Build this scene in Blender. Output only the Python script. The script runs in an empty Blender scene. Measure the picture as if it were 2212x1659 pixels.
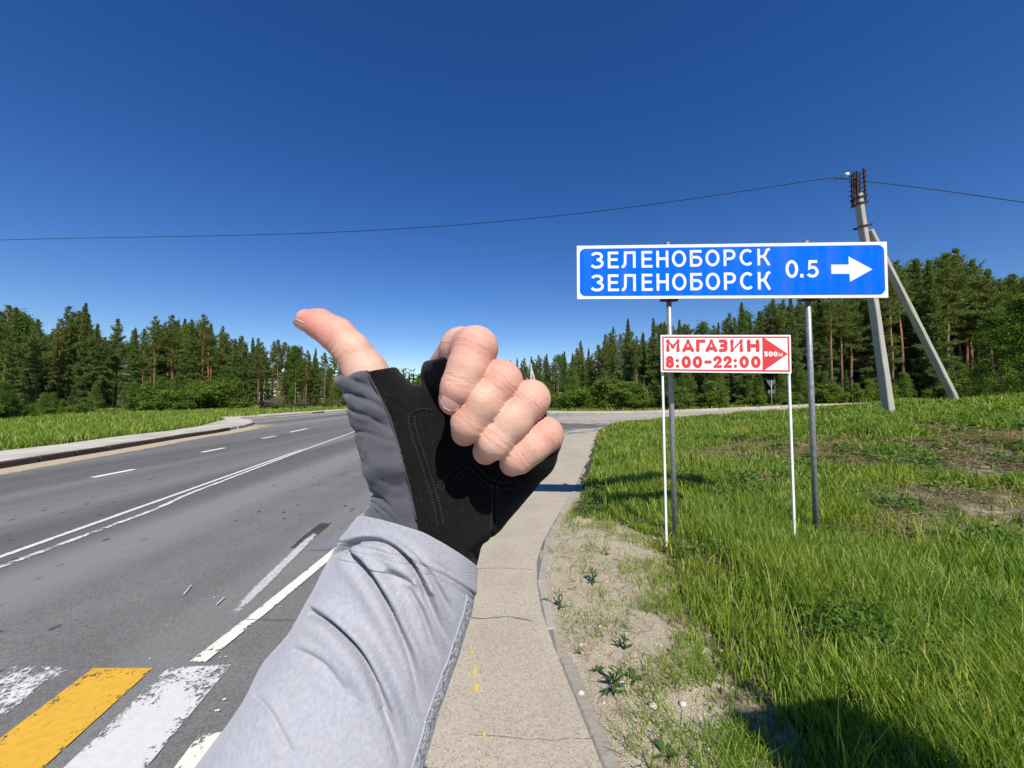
import bpy, math, random
import numpy as np
from mathutils import Vector, Matrix
rng = np.random.default_rng(7)
random.seed(7)
scene = bpy.context.scene
col = scene.collection

# ------------------------------------------------------------------ camera
EYE = 1.6
PITCH = math.radians(1.76)
F = 831.0                      # focal length in units of the 2212-wide survey grid
CX, CY = 1106.0, 829.5
cam_d = bpy.data.cameras.new('camera')
cam_d.sensor_width = 34.6
cam_d.lens = 34.6 * F / 2212.0
cam_d.clip_start = 0.02
cam_d.clip_end = 5000
cam = bpy.data.objects.new('camera', cam_d)
col.objects.link(cam)
cam.location = (0, 0, EYE)
cam.rotation_euler = (math.pi / 2 + PITCH, 0, 0)
scene.camera = cam

# ------------------------------------------------------------------ sky, sun, exposure
SUN_EL, SUN_AZ = math.radians(47), math.radians(14)   # sun behind the viewer, 14 degrees to the right
to_sun = Vector((math.sin(SUN_AZ) * math.cos(SUN_EL), -math.cos(SUN_AZ) * math.cos(SUN_EL), math.sin(SUN_EL)))
world = bpy.data.worlds.new('World')
scene.world = world
world.use_nodes = True
wn = world.node_tree
wn.nodes.clear()
sky = wn.nodes.new('ShaderNodeTexSky')
sky.sky_type = 'NISHITA'
sky.sun_disc = False
sky.sun_elevation = SUN_EL
sky.sun_rotation = math.pi - SUN_AZ
sky.altitude = 300
sky.air_density = 1.0
sky.dust_density = 0.0
sky.ozone_density = 4.0
bg = wn.nodes.new('ShaderNodeBackground')
bg.inputs['Strength'].default_value = 0.092
wo = wn.nodes.new('ShaderNodeOutputWorld')
hs = wn.nodes.new('ShaderNodeHueSaturation')          # the phone camera's strong blue, over the whole sky alike
hs.inputs['Saturation'].default_value = 1.29
hs.inputs['Hue'].default_value = .514
wn.links.new(sky.outputs[0], hs.inputs['Color'])
wn.links.new(hs.outputs[0], bg.inputs[0])
wn.links.new(bg.outputs[0], wo.inputs[0])
sun_d = bpy.data.lights.new('sun', 'SUN')
sun_d.energy = 5.0
sun_d.angle = math.radians(0.53)
sun_d.color = (1.0, 0.94, 0.84)
sun = bpy.data.objects.new('sun', sun_d)
col.objects.link(sun)
sun.rotation_euler = to_sun.to_track_quat('Z', 'Y').to_euler()
sun.location = (20, -60, 70)
scene.view_settings.view_transform = 'Standard'
scene.view_settings.look = 'None'
scene.view_settings.exposure = 0.35
scene.view_settings.gamma = 1.0
scene.view_settings.use_curve_mapping = False
scene.render.engine = 'CYCLES'
scene.cycles.max_bounces = 6
scene.cycles.transparent_max_bounces = 12

# ------------------------------------------------------------------ survey: picture directions to places
FWD = np.array((0, math.cos(PITCH), math.sin(PITCH)))
UP = np.array((0, -math.sin(PITCH), math.cos(PITCH)))
RT = np.array((1.0, 0, 0))
EYEP = np.array((0, 0, EYE))

def P(u, v, d):
    return EYEP + RT * ((u - CX) / F * d) + UP * ((CY - v) / F * d) + FWD * d

def smooth(a, b, x):
    t = np.clip((np.asarray(x, float) - a) / (b - a), 0, 1)
    return t * t * (3 - 2 * t)

def base_h(x, y):
    """lie of the land without kerbs and bank: the side road climbs to the right"""
    return 1.0 * smooth(8, 45, x) + 0 * np.asarray(y, float)

def G(u, v, z=0.0):
    """where the direction (u, v) meets the land raised by z"""
    r = RT * ((u - CX) / F) + UP * ((CY - v) / F) + FWD
    lo, hi = 0.3, 600.0
    for _ in range(60):
        m = (lo + hi) / 2
        p = EYEP + r * m
        if p[2] > base_h(p[0], p[1]) + z: lo = m
        else: hi = m
    return EYEP + r * lo

def GL(pts, z=0.0):
    return np.array([G(u, v, z)[:2] for u, v in pts])

def resample(pl, step):
    pl = np.asarray(pl, float)
    s = np.concatenate([[0], np.cumsum(np.linalg.norm(np.diff(pl, axis=0), axis=1))])
    n = max(2, int(s[-1] / step) + 1)
    t = np.linspace(0, s[-1], n)
    return np.stack([np.interp(t, s, pl[:, k]) for k in range(pl.shape[1])], 1)

def rounded(pl, it=2):
    pl = np.asarray(pl, float)
    for _ in range(it):
        q = [pl[0]]
        for a, b in zip(pl[:-1], pl[1:]):
            q += [a * .75 + b * .25, a * .25 + b * .75]
        q.append(pl[-1])
        pl = np.array(q)
    return pl

def inside(poly, x, y):
    x = np.asarray(x, float); y = np.asarray(y, float)
    r = np.zeros(x.shape, bool)
    n = len(poly)
    for i in range(n):
        x0, y0 = poly[i]; x1, y1 = poly[(i + 1) % n]
        if y0 == y1: continue
        c = ((y0 > y) != (y1 > y)) & (x < (x1 - x0) * (y - y0) / (y1 - y0) + x0)
        r ^= c
    return r

def dist_line(pl, x, y):
    x = np.asarray(x, float); y = np.asarray(y, float)
    best = np.full(x.shape, 1e9)
    for a, b in zip(pl[:-1], pl[1:]):
        dx, dy = b[0] - a[0], b[1] - a[1]
        t = np.clip(((x - a[0]) * dx + (y - a[1]) * dy) / (dx * dx + dy * dy + 1e-12), 0, 1)
        best = np.minimum(best, np.hypot(x - a[0] - t * dx, y - a[1] - t * dy))
    return best

_perm = rng.permutation(4096)
_vals = rng.random(4096)
def vnoise(x, y, z=0.0):
    """value noise in 0..1"""
    x, y, z = np.broadcast_arrays(np.asarray(x, float), np.asarray(y, float), np.asarray(z, float))
    ix, iy, iz = np.floor(x).astype(int), np.floor(y).astype(int), np.floor(z).astype(int)
    fx, fy, fz = x - ix, y - iy, z - iz
    fx, fy, fz = (f * f * (3 - 2 * f) for f in (fx, fy, fz))
    def h(a, b, c):
        return _vals[_perm[(_perm[(_perm[a & 4095] + b) & 4095] + c) & 4095]]
    r = 0
    for a in (0, 1):
        for b in (0, 1):
            for c in (0, 1):
                w = (fx if a else 1 - fx) * (fy if b else 1 - fy) * (fz if c else 1 - fz)
                r = r + w * h(ix + a, iy + b, iz + c)
    return r

# ------------------------------------------------------------------ objects
def tag(o, label=None, cat=None, group=None, kind=None):
    if label: o['label'] = label
    if cat: o['category'] = cat
    if group: o['group'] = group
    if kind: o['kind'] = kind
    return o

def link(name, data, parent=None):
    o = bpy.data.objects.new(name, data)
    col.objects.link(o)
    if parent is not None: o.parent = parent
    return o

def empty(name, loc=(0, 0, 0), rz=0.0, parent=None):
    o = link(name, None, parent)
    o.location = Vector([float(c) for c in loc])
    o.rotation_euler = (0, 0, rz)
    o.empty_display_size = .2
    return o

def mesh_data(name, V, Fc, mat=None, smooth_=False):
    me = bpy.data.meshes.new(name)
    V = np.asarray(V, np.float32).reshape(-1, 3)
    if isinstance(Fc, np.ndarray):
        k = Fc.shape[1]
        me.vertices.add(len(V)); me.vertices.foreach_set('co', V.ravel())
        me.loops.add(Fc.size); me.loops.foreach_set('vertex_index', Fc.astype(np.int32).ravel())
        me.polygons.add(len(Fc))
        me.polygons.foreach_set('loop_start', np.arange(0, Fc.size, k, dtype=np.int32))
        me.polygons.foreach_set('loop_total', np.full(len(Fc), k, np.int32))
        me.update(calc_edges=True)
    else:
        me.from_pydata([tuple(map(float, v)) for v in V], [], [tuple(map(int, f)) for f in Fc])
        me.update()
    if mat is not None: me.materials.append(mat)
    if smooth_:
        me.polygons.foreach_set('use_smooth', np.ones(len(me.polygons), bool))
    return me

def mesh(name, V, Fc, mat=None, parent=None, smooth_=False):
    V = np.asarray(V, float).reshape(-1, 3)
    q = parent
    while q is not None:                       # vertices are given in world places; parents only shift
        V = V - np.array(q.location); q = q.parent
    return link(name, mesh_data(name, V, Fc, mat, smooth_), parent)

class MB:
    """collects polygons for one mesh"""
    def __init__(s): s.v = []; s.f = []
    def add(s, V, Fc):
        n = len(s.v)
        s.v += [tuple(map(float, p)) for p in V]
        s.f += [tuple(int(i) + n for i in f) for f in Fc]
        return s
    def box(s, c, h, R=None, bevel=0.0):
        """box with centre c, half sizes h, axes R (rows), chamfered edges"""
        c = np.asarray(c, float); h = np.asarray(h, float)
        R = np.eye(3) if R is None else np.asarray(R, float)
        b = min(bevel, .45 * min(h))
        if b <= 0:
            L = np.array([[sx, sy, sz] for sx in (-1, 1) for sy in (-1, 1) for sz in (-1, 1)]) * h
            s.add(c + L @ R, [(0, 1, 3, 2), (4, 6, 7, 5), (0, 4, 5, 1), (2, 3, 7, 6), (0, 2, 6, 4), (1, 5, 7, 3)])
            return s
        L = []; idx = {}
        for sx in (-1, 1):
            for sy in (-1, 1):
                for sz in (-1, 1):
                    sg = np.array((sx, sy, sz), float)
                    for a in range(3):
                        p = sg * (h - b); p[a] = sg[a] * h[a]
                        idx[(sx, sy, sz, a)] = len(L); L.append(p)
        Fs = []
        I = lambda *k: idx[k]
        for sg in (-1, 1):
            q = [I(sg, -1, -1, 0), I(sg, 1, -1, 0), I(sg, 1, 1, 0), I(sg, -1, 1, 0)]; Fs.append(q if sg > 0 else q[::-1])
            q = [I(-1, sg, -1, 1), I(-1, sg, 1, 1), I(1, sg, 1, 1), I(1, sg, -1, 1)]; Fs.append(q if sg > 0 else q[::-1])
            q = [I(-1, -1, sg, 2), I(1, -1, sg, 2), I(1, 1, sg, 2), I(-1, 1, sg, 2)]; Fs.append(q if sg > 0 else q[::-1])
        for sa in (-1, 1):
            for sb in (-1, 1):
                Fs.append((I(-1, sa, sb, 1), I(1, sa, sb, 1), I(1, sa, sb, 2), I(-1, sa, sb, 2)))
                Fs.append((I(sa, -1, sb, 0), I(sa, 1, sb, 0), I(sa, 1, sb, 2), I(sa, -1, sb, 2)))
                Fs.append((I(sa, sb, -1, 0), I(sa, sb, 1, 0), I(sa, sb, 1, 1), I(sa, sb, -1, 1)))
        for sx in (-1, 1):
            for sy in (-1, 1):
                for sz in (-1, 1):
                    Fs.append((I(sx, sy, sz, 0), I(sx, sy, sz, 1), I(sx, sy, sz, 2)))
        s.add(c + np.array(L) @ R, Fs)
        return s
    def tube(s, pts, rad, n=8, caps=True, squash=None):
        pts = np.asarray(pts, float)
        rad = np.broadcast_to(np.asarray(rad, float), (len(pts),))
        V = []
        prev = None
        for i, p in enumerate(pts):
            t = pts[min(i + 1, len(pts) - 1)] - pts[max(i - 1, 0)]
            t = t / (np.linalg.norm(t) + 1e-12)
            if prev is None:
                a = np.array((0, 0, 1.0)) if abs(t[2]) < .9 else np.array((1.0, 0, 0))
            else: a = prev
            b = np.cross(t, a); b /= np.linalg.norm(b) + 1e-12
            a = np.cross(b, t); prev = a
            for k in range(n):
                g = 2 * math.pi * k / n
                V.append(p + rad[i] * (math.cos(g) * a + math.sin(g) * b))
        Fs = []
        for i in range(len(pts) - 1):
            for k in range(n):
                Fs.append((i * n + k, i * n + (k + 1) % n, (i + 1) * n + (k + 1) % n, (i + 1) * n + k))
        if caps:
            Fs.append(tuple(range(n))[::-1]); Fs.append(tuple((len(pts) - 1) * n + k for k in range(n)))
        s.add(V, Fs)
        return s
    def build(s, name, mat, parent=None, smooth_=False):
        return mesh(name, s.v, s.f, mat, parent, smooth_)

# ------------------------------------------------------------------ materials
def srgb(r, g, b):
    f = lambda c: c / 12.92 if c <= .04045 else ((c + .055) / 1.055) ** 2.4
    return (f(r / 255), f(g / 255), f(b / 255), 1)

class NM:
    """small node-material builder"""
    def __init__(s, name, rough=.8, spec=.3):
        s.m = bpy.data.materials.new(name); s.m.use_nodes = True
        s.t = s.m.node_tree
        s.b = s.t.nodes['Principled BSDF']; s.out = s.t.nodes['Material Output']
        s.b.inputs['Roughness'].default_value = rough
        s.b.inputs['Specular IOR Level'].default_value = spec
        s._c = None
    def n(s, kind, **kw):
        nd = s.t.nodes.new('ShaderNode' + kind)
        for k, v in kw.items(): setattr(nd, k, v)
        return nd
    def l(s, a, b): s.t.links.new(a, b)
    @property
    def co(s):
        if s._c is None: s._c = s.n('TexCoord').outputs['Object']
        return s._c
    def gpos(s): return s.n('NewGeometry').outputs['Position']
    def mapping(s, scale=(1, 1, 1), rot=(0, 0, 0), src=None, loc=(0, 0, 0)):
        mp = s.n('Mapping'); mp.inputs['Scale'].default_value = scale; mp.inputs['Rotation'].default_value = rot
        mp.inputs['Location'].default_value = loc
        s.l(src or s.co, mp.inputs['Vector']); return mp.outputs[0]
    def noise(s, scale, detail=3, src=None, rough=.5, dist=0):
        nd = s.n('TexNoise'); nd.inputs['Scale'].default_value = scale; nd.inputs['Detail'].default_value = detail
        nd.inputs['Roughness'].default_value = rough; nd.inputs['Distortion'].default_value = dist
        s.l(src or s.co, nd.inputs['Vector']); return nd.outputs['Fac']
    def voronoi(s, scale, out='Distance', src=None, rnd=1.0, feature='F1'):
        nd = s.n('TexVoronoi', feature=feature); nd.inputs['Scale'].default_value = scale
        nd.inputs['Randomness'].default_value = rnd
        s.l(src or s.co, nd.inputs['Vector']); return nd.outputs[out]
    def ramp(s, fac, stops, interp='LINEAR'):
        nd = s.n('ValToRGB'); cr = nd.color_ramp; cr.interpolation = interp
        while len(cr.elements) > 1: cr.elements.remove(cr.elements[-1])
        for i, (p, c) in enumerate(stops):
            e = cr.elements[0] if i == 0 else cr.elements.new(p)
            e.position = p
            e.color = c if hasattr(c, '__len__') else (c, c, c, 1)
        s.l(fac, nd.inputs[0]); return nd.outputs[0]
    def mix(s, fac, a, b, mode='MIX'):
        nd = s.n('Mix', data_type='RGBA', blend_type=mode)
        for v, i in ((fac, nd.inputs[0]), (a, nd.inputs[6]), (b, nd.inputs[7])):
            if isinstance(v, bpy.types.NodeSocket): s.l(v, i)
            elif hasattr(v, '__len__'): i.default_value = v
            else: i.default_value = v if i == nd.inputs[0] else (v, v, v, 1)
        return nd.outputs[2]
    def math(s, op, a, b=0.0, c=0.0, clamp=False):
        nd = s.n('Math', operation=op); nd.use_clamp = clamp
        for v, i in ((a, 0), (b, 1), (c, 2)):
            if isinstance(v, bpy.types.NodeSocket): s.l(v, nd.inputs[i])
            else: nd.inputs[i].default_value = v
        return nd.outputs[0]
    def attr(s, name, out='Fac'):
        nd = s.n('Attribute'); nd.attribute_name = name; return nd.outputs[out]
    def island(s): return s.n('NewGeometry').outputs['Random Per Island']
    def objrand(s): return s.n('ObjectInfo').outputs['Random']
    def color(s, c):
        if isinstance(c, bpy.types.NodeSocket): s.l(c, s.b.inputs['Base Color'])
        else: s.b.inputs['Base Color'].default_value = c
        return s
    def rough(s, c):
        s.l(c, s.b.inputs['Roughness']); return s
    def bump(s, h, strength=.3, dist=.01, prev=None):
        nd = s.n('Bump'); nd.inputs['Strength'].default_value = strength; nd.inputs['Distance'].default_value = dist
        s.l(h, nd.inputs['Height'])
        if prev is not None: s.l(prev, nd.inputs['Normal'])
        s.l(nd.outputs[0], s.b.inputs['Normal']); return nd.outputs[0]
    def cutout(s, fac):
        """fac 1 = keep, 0 = worn through"""
        tr = s.n('BsdfTransparent'); mx = s.n('MixShader')
        s.l(fac, mx.inputs[0]); s.l(tr.outputs[0], mx.inputs[1]); s.l(s.b.outputs[0], mx.inputs[2])
        s.l(mx.outputs[0], s.out.inputs['Surface'])
    def leafy(s, colour, trans=.35, tint=(1.25, 1.25, .55, 1)):
        """two-sided leaf: principled mixed with translucent light"""
        s.color(colour)
        tl = s.n('BsdfTranslucent'); s.l(s.mix(1.0, colour, tint, 'MULTIPLY'), tl.inputs[0])
        mx = s.n('MixShader'); mx.inputs[0].default_value = trans
        s.l(s.b.outputs[0], mx.inputs[1]); s.l(tl.outputs[0], mx.inputs[2])
        s.l(mx.outputs[0], s.out.inputs['Surface'])

def plain(name, c, rough=.6, spec=.3, metal=0.0, var=.15, vscale=20, bump=0.0, bscale=60):
    m = NM(name, rough, spec)
    m.b.inputs['Metallic'].default_value = metal
    k = m.noise(vscale, 4)
    m.color(m.mix(k, tuple(x * (1 - var) for x in c[:3]) + (1,), tuple(min(1, x * (1 + var)) for x in c[:3]) + (1,)))
    if bump: m.bump(m.noise(bscale, 4), bump, .004)
    return m.m

# ================================================================== THE SETTING
RDIR = np.array((math.sin(math.atan((980 - CX) / F)), math.cos(math.atan((980 - CX) / F))))   # the road's direction
RNRM = np.array((RDIR[1], -RDIR[0]))
RROT = math.atan2(RDIR[0], RDIR[1])

def ztop(zx, zy): return (932.6 + .4048 * zx, 987.5 + .4048 * zy)
EDGE_IN = [ztop(*p) for p in [(1010, 1900), (915, 1659), (800, 1360), (720, 1180), (660, 1040), (605, 900), (570, 760), (555, 600),
           (562, 540), (592, 460), (640, 370), (700, 270), (760, 170), (800, 80), (832, 10)]] + [(1277, 965), (1284, 946), (1290, 931)]
e0 = GL(EDGE_IN)
e_back = np.array([e0[0] - RDIR * t for t in (22, 8, 2)])
EDGE = np.vstack([e_back, e0])                               # path side of the kerb edging, near to far
SIDE_NEAR = np.array([(5.2, 20.6), (8, 23), (15, 26), (30, 28), (70, 28.5)])
EDGE_S = np.vstack([resample(EDGE[:4], 6), rounded(EDGE[3:], 1)[1:]])
BANK_LINE = np.vstack([EDGE_S, rounded(np.vstack([EDGE[-1:], SIDE_NEAR]), 2)[1:]])
BANK_POLY = np.vstack([BANK_LINE, [(70, -22)]])

KERB_L = GL([(0, 1013.5), (139, 990), (257, 971), (382, 948.6), (476, 934.7), (535, 922.3), (549, 917)])
KERB_L = np.vstack([KERB_L[0] + (KERB_L[0] - KERB_L[1]) * 6, KERB_L[0] + (KERB_L[0] - KERB_L[1]) * 1.5, KERB_L])
CORNER = GL([(548, 912.5), (538, 909.5), (520, 907.5), (500, 906.5)])
FARL = GL([(520, 905.5), (549, 903.5), (650, 896), (779, 886)])
FARL = np.vstack([FARL, [FARL[-1] + (1.5, 30), FARL[-1] + (-3, 120), FARL[-1] + (-28, 300)]])
SIDE_FAR = np.array([(-6.5, 300), (-4.5, 90), (-2.5, 48), (0.2, 38), (3.5, 35.4), (10, 35.1), (20, 36), (32, 37), (45, 37.2), (90, 38)])
SIDE_FAR = rounded(SIDE_FAR, 2)
LEFT_KERB_LINE = np.vstack([KERB_L, CORNER, FARL])
LEFT_POLY = np.vstack([LEFT_KERB_LINE, [(-60, 420), (-420, 420), (-420, -80), (KERB_L[0][0], -80)]])
RIGHT_POLY = np.vstack([SIDE_FAR, [(420, 40), (420, 420), (-5, 420)]])

def bank_h(x, y, d):
    sl = .04 + .075 * smooth(4, 11, y)
    h = sl * (np.sqrt(d * d + .09) - .3)
    return 2.2 * np.tanh(h / 2.2) + .014

def land(x, y):
    """height of the ground sheet"""
    x = np.asarray(x, float); y = np.asarray(y, float)
    z = base_h(x, y) - .06
    lft = inside(LEFT_POLY, x, y); lft[lft] = dist_line(LEFT_KERB_LINE, x[lft], y[lft]) > .9
    rgt = inside(RIGHT_POLY, x, y); rgt[rgt] = dist_line(SIDE_FAR, x[rgt], y[rgt]) > .9
    q = lft | rgt
    z[q] = base_h(x[q], y[q]) + .06 + .05 * vnoise(x[q] * .3, y[q] * .3)
    bk = inside(BANK_POLY, x, y)
    if bk.any():
        x, y = x[bk], y[bk]; d = dist_line(BANK_LINE, x, y)
        bumps = .03 * (vnoise(x * 2.1, y * 2.1) - .5) + .012 * (vnoise(x * 7, y * 7) - .5) + .25 * (vnoise(x * .35 + 9, y * .35) - .5) * smooth(2, 8, d)
        z[bk] = base_h(x, y) + bank_h(x, y, d) + bumps * smooth(0.05, .5, d)
    return z

# areas of bare sand and soil on the bank
GRASS_EDGE = GL([(1248, 1060), (1244, 1121), (1341, 1145), (1390, 1174), (1438, 1206), (1459, 1271), (1479, 1352), (1519, 1433), (1564, 1514), (1620, 1595), (1680, 1690), (1760, 1850)])
SAND_POLY = np.vstack([GL(EDGE_IN[:13])[::1], GRASS_EDGE])
BARE = P(2190, 1215, 4.4)[:2]

def dry_zone(x, y):
    """thin, dry grass on the right of the bank"""
    return smooth(2.9, 4.6, x) * smooth(3.5, 4.5, y) * (1 - smooth(8, 11, y)) * smooth(.28, .52, vnoise(x * .8 + 3, y * .8 + 1))

def bare_soil(x, y):
    """0 = grown over, 1 = bare sand"""
    x0, y0 = x, y
    x = x + .34 * (vnoise(x * 3.1, y * 3.1 + 50) - .5) + .12 * (vnoise(x * 11, y * 11 + 80) - .5); y = y + .3 * (vnoise(x * 3.1 + 31, y * 3.1) - .5)
    s = inside(SAND_POLY, x, y) * (.5 + .5 * smooth(-.02, .28, dist_line(GRASS_EDGE, x, y)))
    s = s + (~inside(SAND_POLY, x, y)) * 0.55 * (1 - smooth(0.0, .22, dist_line(GRASS_EDGE, x, y)))
    s = np.maximum(s, (y < 7) * .9 * (1 - smooth(.06, .22, dist_line(EDGE_S, x0, y0))))
    s2 = .55 * (1 - smooth(.1, 1.5, np.hypot((x - BARE[0]) / 1.3, (y - BARE[1]) * 1.0) + 1.6 * (vnoise(x * 2.3, y * 2.3 + 17) - .5)))
    s3 = .42 * dry_zone(x0, y0)
    return np.clip(np.maximum(np.maximum(s, s2), s3), 0, 1)

def axis(parts):
    a = np.concatenate([np.arange(p[0], p[1], p[2]) if len(p) == 3 else np.array(p) for p in parts])
    return np.unique(np.round(a, 4))
gx = axis([(-2000, -400, 400), (-400, -60, 30), (-60, -24, 2), (-24, -1, .5), (-1, 7, .1), (7, 24, .3), (24, 60, 2), (60, 400, 30), (400, 2001, 400)])
gy = axis([(-400, -40, 60), (-40, -2, 2), (-2, .8, .3), (.8, 8, .1), (8, 30, .3), (30, 60, 1), (60, 420, 20), (420, 2600, 300)])
GX, GY = np.meshgrid(gx, gy, indexing='ij')
GZ = land(GX.ravel(), GY.ravel())
nx, ny = len(gx), len(gy)
I = np.arange(nx * ny).reshape(nx, ny)
gf = np.stack([I[:-1, :-1], I[1:, :-1], I[1:, 1:], I[:-1, 1:]], -1).reshape(-1, 4)

mt = NM('soil_and_sand', .95, .1)
n1 = mt.noise(3, 5); n2 = mt.noise(40, 5); n3 = mt.noise(180, 3); n4 = mt.noise(14, 5)
soil = mt.mix(n1, (.075, .062, .035, 1), (.12, .10, .055, 1))
sand = mt.mix(n2, (.52, .44, .31, 1), (.72, .63, .48, 1))
sand = mt.mix(mt.ramp(n3, [(.38, 1), (.5, 0)]), sand, (.30, .24, .165, 1))
sand = mt.mix(mt.ramp(n4, [(.5, 0), (.68, .4)]), sand, (.33, .27, .18, 1))
bm = mt.math('ADD', mt.attr('bare'), mt.math('MULTIPLY', mt.math('SUBTRACT', mt.noise(9, 5), .5), .9))
mt.color(mt.mix(mt.ramp(bm, [(.38, 0), (.62, 1)]), soil, sand))
mt.bump(mt.mix(.5, mt.mix(.5, n2, n4), n3), 1.0, .035)
ground = mesh('ground', np.stack([GX.ravel(), GY.ravel(), GZ], 1), gf, mt.m, smooth_=True)
at = ground.data.attributes.new('bare', 'FLOAT', 'POINT')
at.data.foreach_set('value', np.where(inside(BANK_POLY, GX.ravel(), GY.ravel()), bare_soil(GX.ravel(), GY.ravel()), 0).astype(np.float32))
tag(ground, kind='structure')

def ribbon(name, A, B, z, mat, n=40, m=1, parent=None, drop=0.0, attr=False):
    """sheet between two lines on the land; drop makes it a slab with sides"""
    def rs(pl):
        pl = np.asarray(pl, float)
        s = np.concatenate([[0], np.cumsum(np.linalg.norm(np.diff(pl, axis=0), axis=1))])
        t = np.linspace(0, s[-1], n)
        return np.stack([np.interp(t, s, pl[:, 0]), np.interp(t, s, pl[:, 1])], 1)
    A, B = rs(A), rs(B)
    V = []; E = []
    for i in range(n):
        for k in range(m + 1):
            p = A[i] + (B[i] - A[i]) * k / m
            V.append((p[0], p[1], float(base_h(p[0], p[1])) + z))
            E.append(min(k / m, 1 - k / m) * 2 * min(1, 4 * min(i / (n - 1), 1 - i / (n - 1))) if attr else 1)
    Fs = [(i * (m + 1) + k, (i + 1) * (m + 1) + k, (i + 1) * (m + 1) + k + 1, i * (m + 1) + k + 1) for i in range(n - 1) for k in range(m)]
    # face upwards
    a, b, c = (np.array(V[j]) for j in Fs[0][:3])
    if np.cross(b - a, c - a)[2] < 0: Fs = [f[::-1] for f in Fs]
    if drop:
        ring = [i * (m + 1) for i in range(n)] + [(n - 1) * (m + 1) + k for k in range(1, m + 1)] + [i * (m + 1) + m for i in range(n - 2, -1, -1)] + list(range(m - 1, 0, -1))
        o = len(V)
        for j in ring: V.append((V[j][0], V[j][1], V[j][2] - drop)); E.append(1)
        L = len(ring)
        Fs += [(ring[j], ring[(j + 1) % L], o + (j + 1) % L, o + j) for j in range(L)]
    o = mesh(name, V, Fs, mat, parent)
    if attr:
        at = o.data.attributes.new('inner', 'FLOAT', 'POINT'); at.data.foreach_set('value', np.array(E, np.float32))
    return o

# ---------------------------------------------------------------- asphalt
def asphalt(name, dark, light, agg=.5, dusty=None, rough=.85):
    m = NM(name, rough, .25)
    al = m.mapping((1, .12, 1), (0, 0, -RROT), m.gpos())       # long axis down the road
    k = m.mix(.5, m.noise(.9, 5, al), m.noise(2.2, 4, m.gpos()))
    c = m.mix(m.ramp(k, [(.36, 0), (.64, 1)]), dark, light)
    v = m.voronoi(95, 'Color', m.gpos()); sp = m.n('SeparateColor'); m.l(v, sp.inputs[0])
    c = m.mix(agg, c, m.mix(sp.outputs[0], tuple(x * .45 for x in dark[:3]) + (1,), tuple(min(1, x * 1.75) for x in light[:3]) + (1,)))
    f = m.noise(420, 2, m.gpos())
    c = m.mix(.45, c, m.mix(f, (.35, .35, .35, 1), (1.65, 1.65, 1.65, 1)), 'MULTIPLY') if False else m.mix(.4, c, m.mix(m.ramp(f, [(.3, 0), (.7, 1)]), tuple(x * .5 for x in dark[:3]) + (1,), tuple(x * 1.5 for x in light[:3]) + (1,)))
    return m, c, k

m, c, k = asphalt('road_asphalt', (.085, .084, .080, 1), (.185, .182, .172, 1), .42)
# wheel tracks polished by traffic, along the lanes
tr = m.mapping((1, .02, 1), (0, 0, -RROT), m.gpos())
c = m.mix(m.ramp(m.noise(.55, 3, tr), [(.42, 0), (.58, .85)]), c, (.225, .220, .208, 1))
c = m.mix(m.ramp(m.noise(.42, 3, m.mapping((1, .035, 1), (0, 0, -RROT), m.gpos(), (3.3, 1.7, 0))), [(.48, 0), (.62, .6)]), c, (.075, .074, .071, 1))
# oil drips and tar spots
st = m.mapping((1, .55, 1), (0, 0, -RROT), m.gpos())
vd = m.voronoi(5.5, 'Distance', st)
spots = m.math('MULTIPLY', m.ramp(vd, [(.09, 1), (.15, 0)]), m.ramp(m.noise(.38, 2, m.gpos()), [(.44, 0), (.52, .9)]))
c = m.mix(spots, c, (.022, .022, .023, 1))
c = m.mix(m.ramp(m.voronoi(1.1, 'Distance', st), [(.02, .7), (.05, 0)]), c, (.03, .03, .03, 1))
m.color(c)
m.bump(m.mix(.5, m.voronoi(95, 'Distance', m.gpos()), m.noise(420, 2, m.gpos())), .35, .006)
M_ROAD = m.m
rx = axis([(-80, 8, 4), (8, 50, 2), (50, 121, 10)]); ry = axis([(-40, 60, 4), (60, 430, 20)])
RX, RY = np.meshgrid(rx, ry, indexing='ij')
I = np.arange(RX.size).reshape(RX.shape)
road = mesh('road', np.stack([RX.ravel(), RY.ravel(), base_h(RX.ravel(), RY.ravel())], 1),
            np.stack([I[:-1, :-1], I[1:, :-1], I[1:, 1:], I[:-1, 1:]], -1).reshape(-1, 4), M_ROAD)
tag(road, kind='structure')

m, c, k = asphalt('dusty_asphalt', (.30, .27, .225, 1), (.42, .385, .33, 1), .18)
m.color(m.mix(m.ramp(m.noise(.5, 4, m.mapping((.25, 1.6, 1), (0, 0, .2), m.gpos())), [(.45, 0), (.62, .6)]), c, (.22, .21, .195, 1)))
m.bump(m.noise(300, 2, m.gpos()), .2, .004)
fe = m.math('ADD', m.attr('inner'), m.math('MULTIPLY', m.math('SUBTRACT', m.noise(1.3, 5, m.gpos()), .5), 1.2))
m.cutout(m.ramp(fe, [(.05, 0), (.12, 1)]))
side_near = np.vstack([[(-1.0, 14.5)], [(2.6, 15.6)], BANK_LINE[len(EDGE_S) - 1:]])
side_road = ribbon('side_road', side_near, np.vstack([[(-.5, 37.0)], SIDE_FAR[SIDE_FAR[:, 1] < 37.6][2:]]), .004, m.m, 60, 6, attr=True)
tag(side_road, kind='structure')
m2 = NM('old_asphalt', .9, .2)
m2.color(m2.mix(m2.noise(6, 5, m2.gpos()), (.11, .11, .108, 1), (.17, .168, .16, 1)))
fe = m2.math('ADD', m2.attr('inner'), m2.math('MULTIPLY', m2.math('SUBTRACT', m2.noise(1.6, 5, m2.gpos()), .5), 1.6))
m2.cutout(m2.ramp(fe, [(.15, 0), (.3, .85)]))
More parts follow.
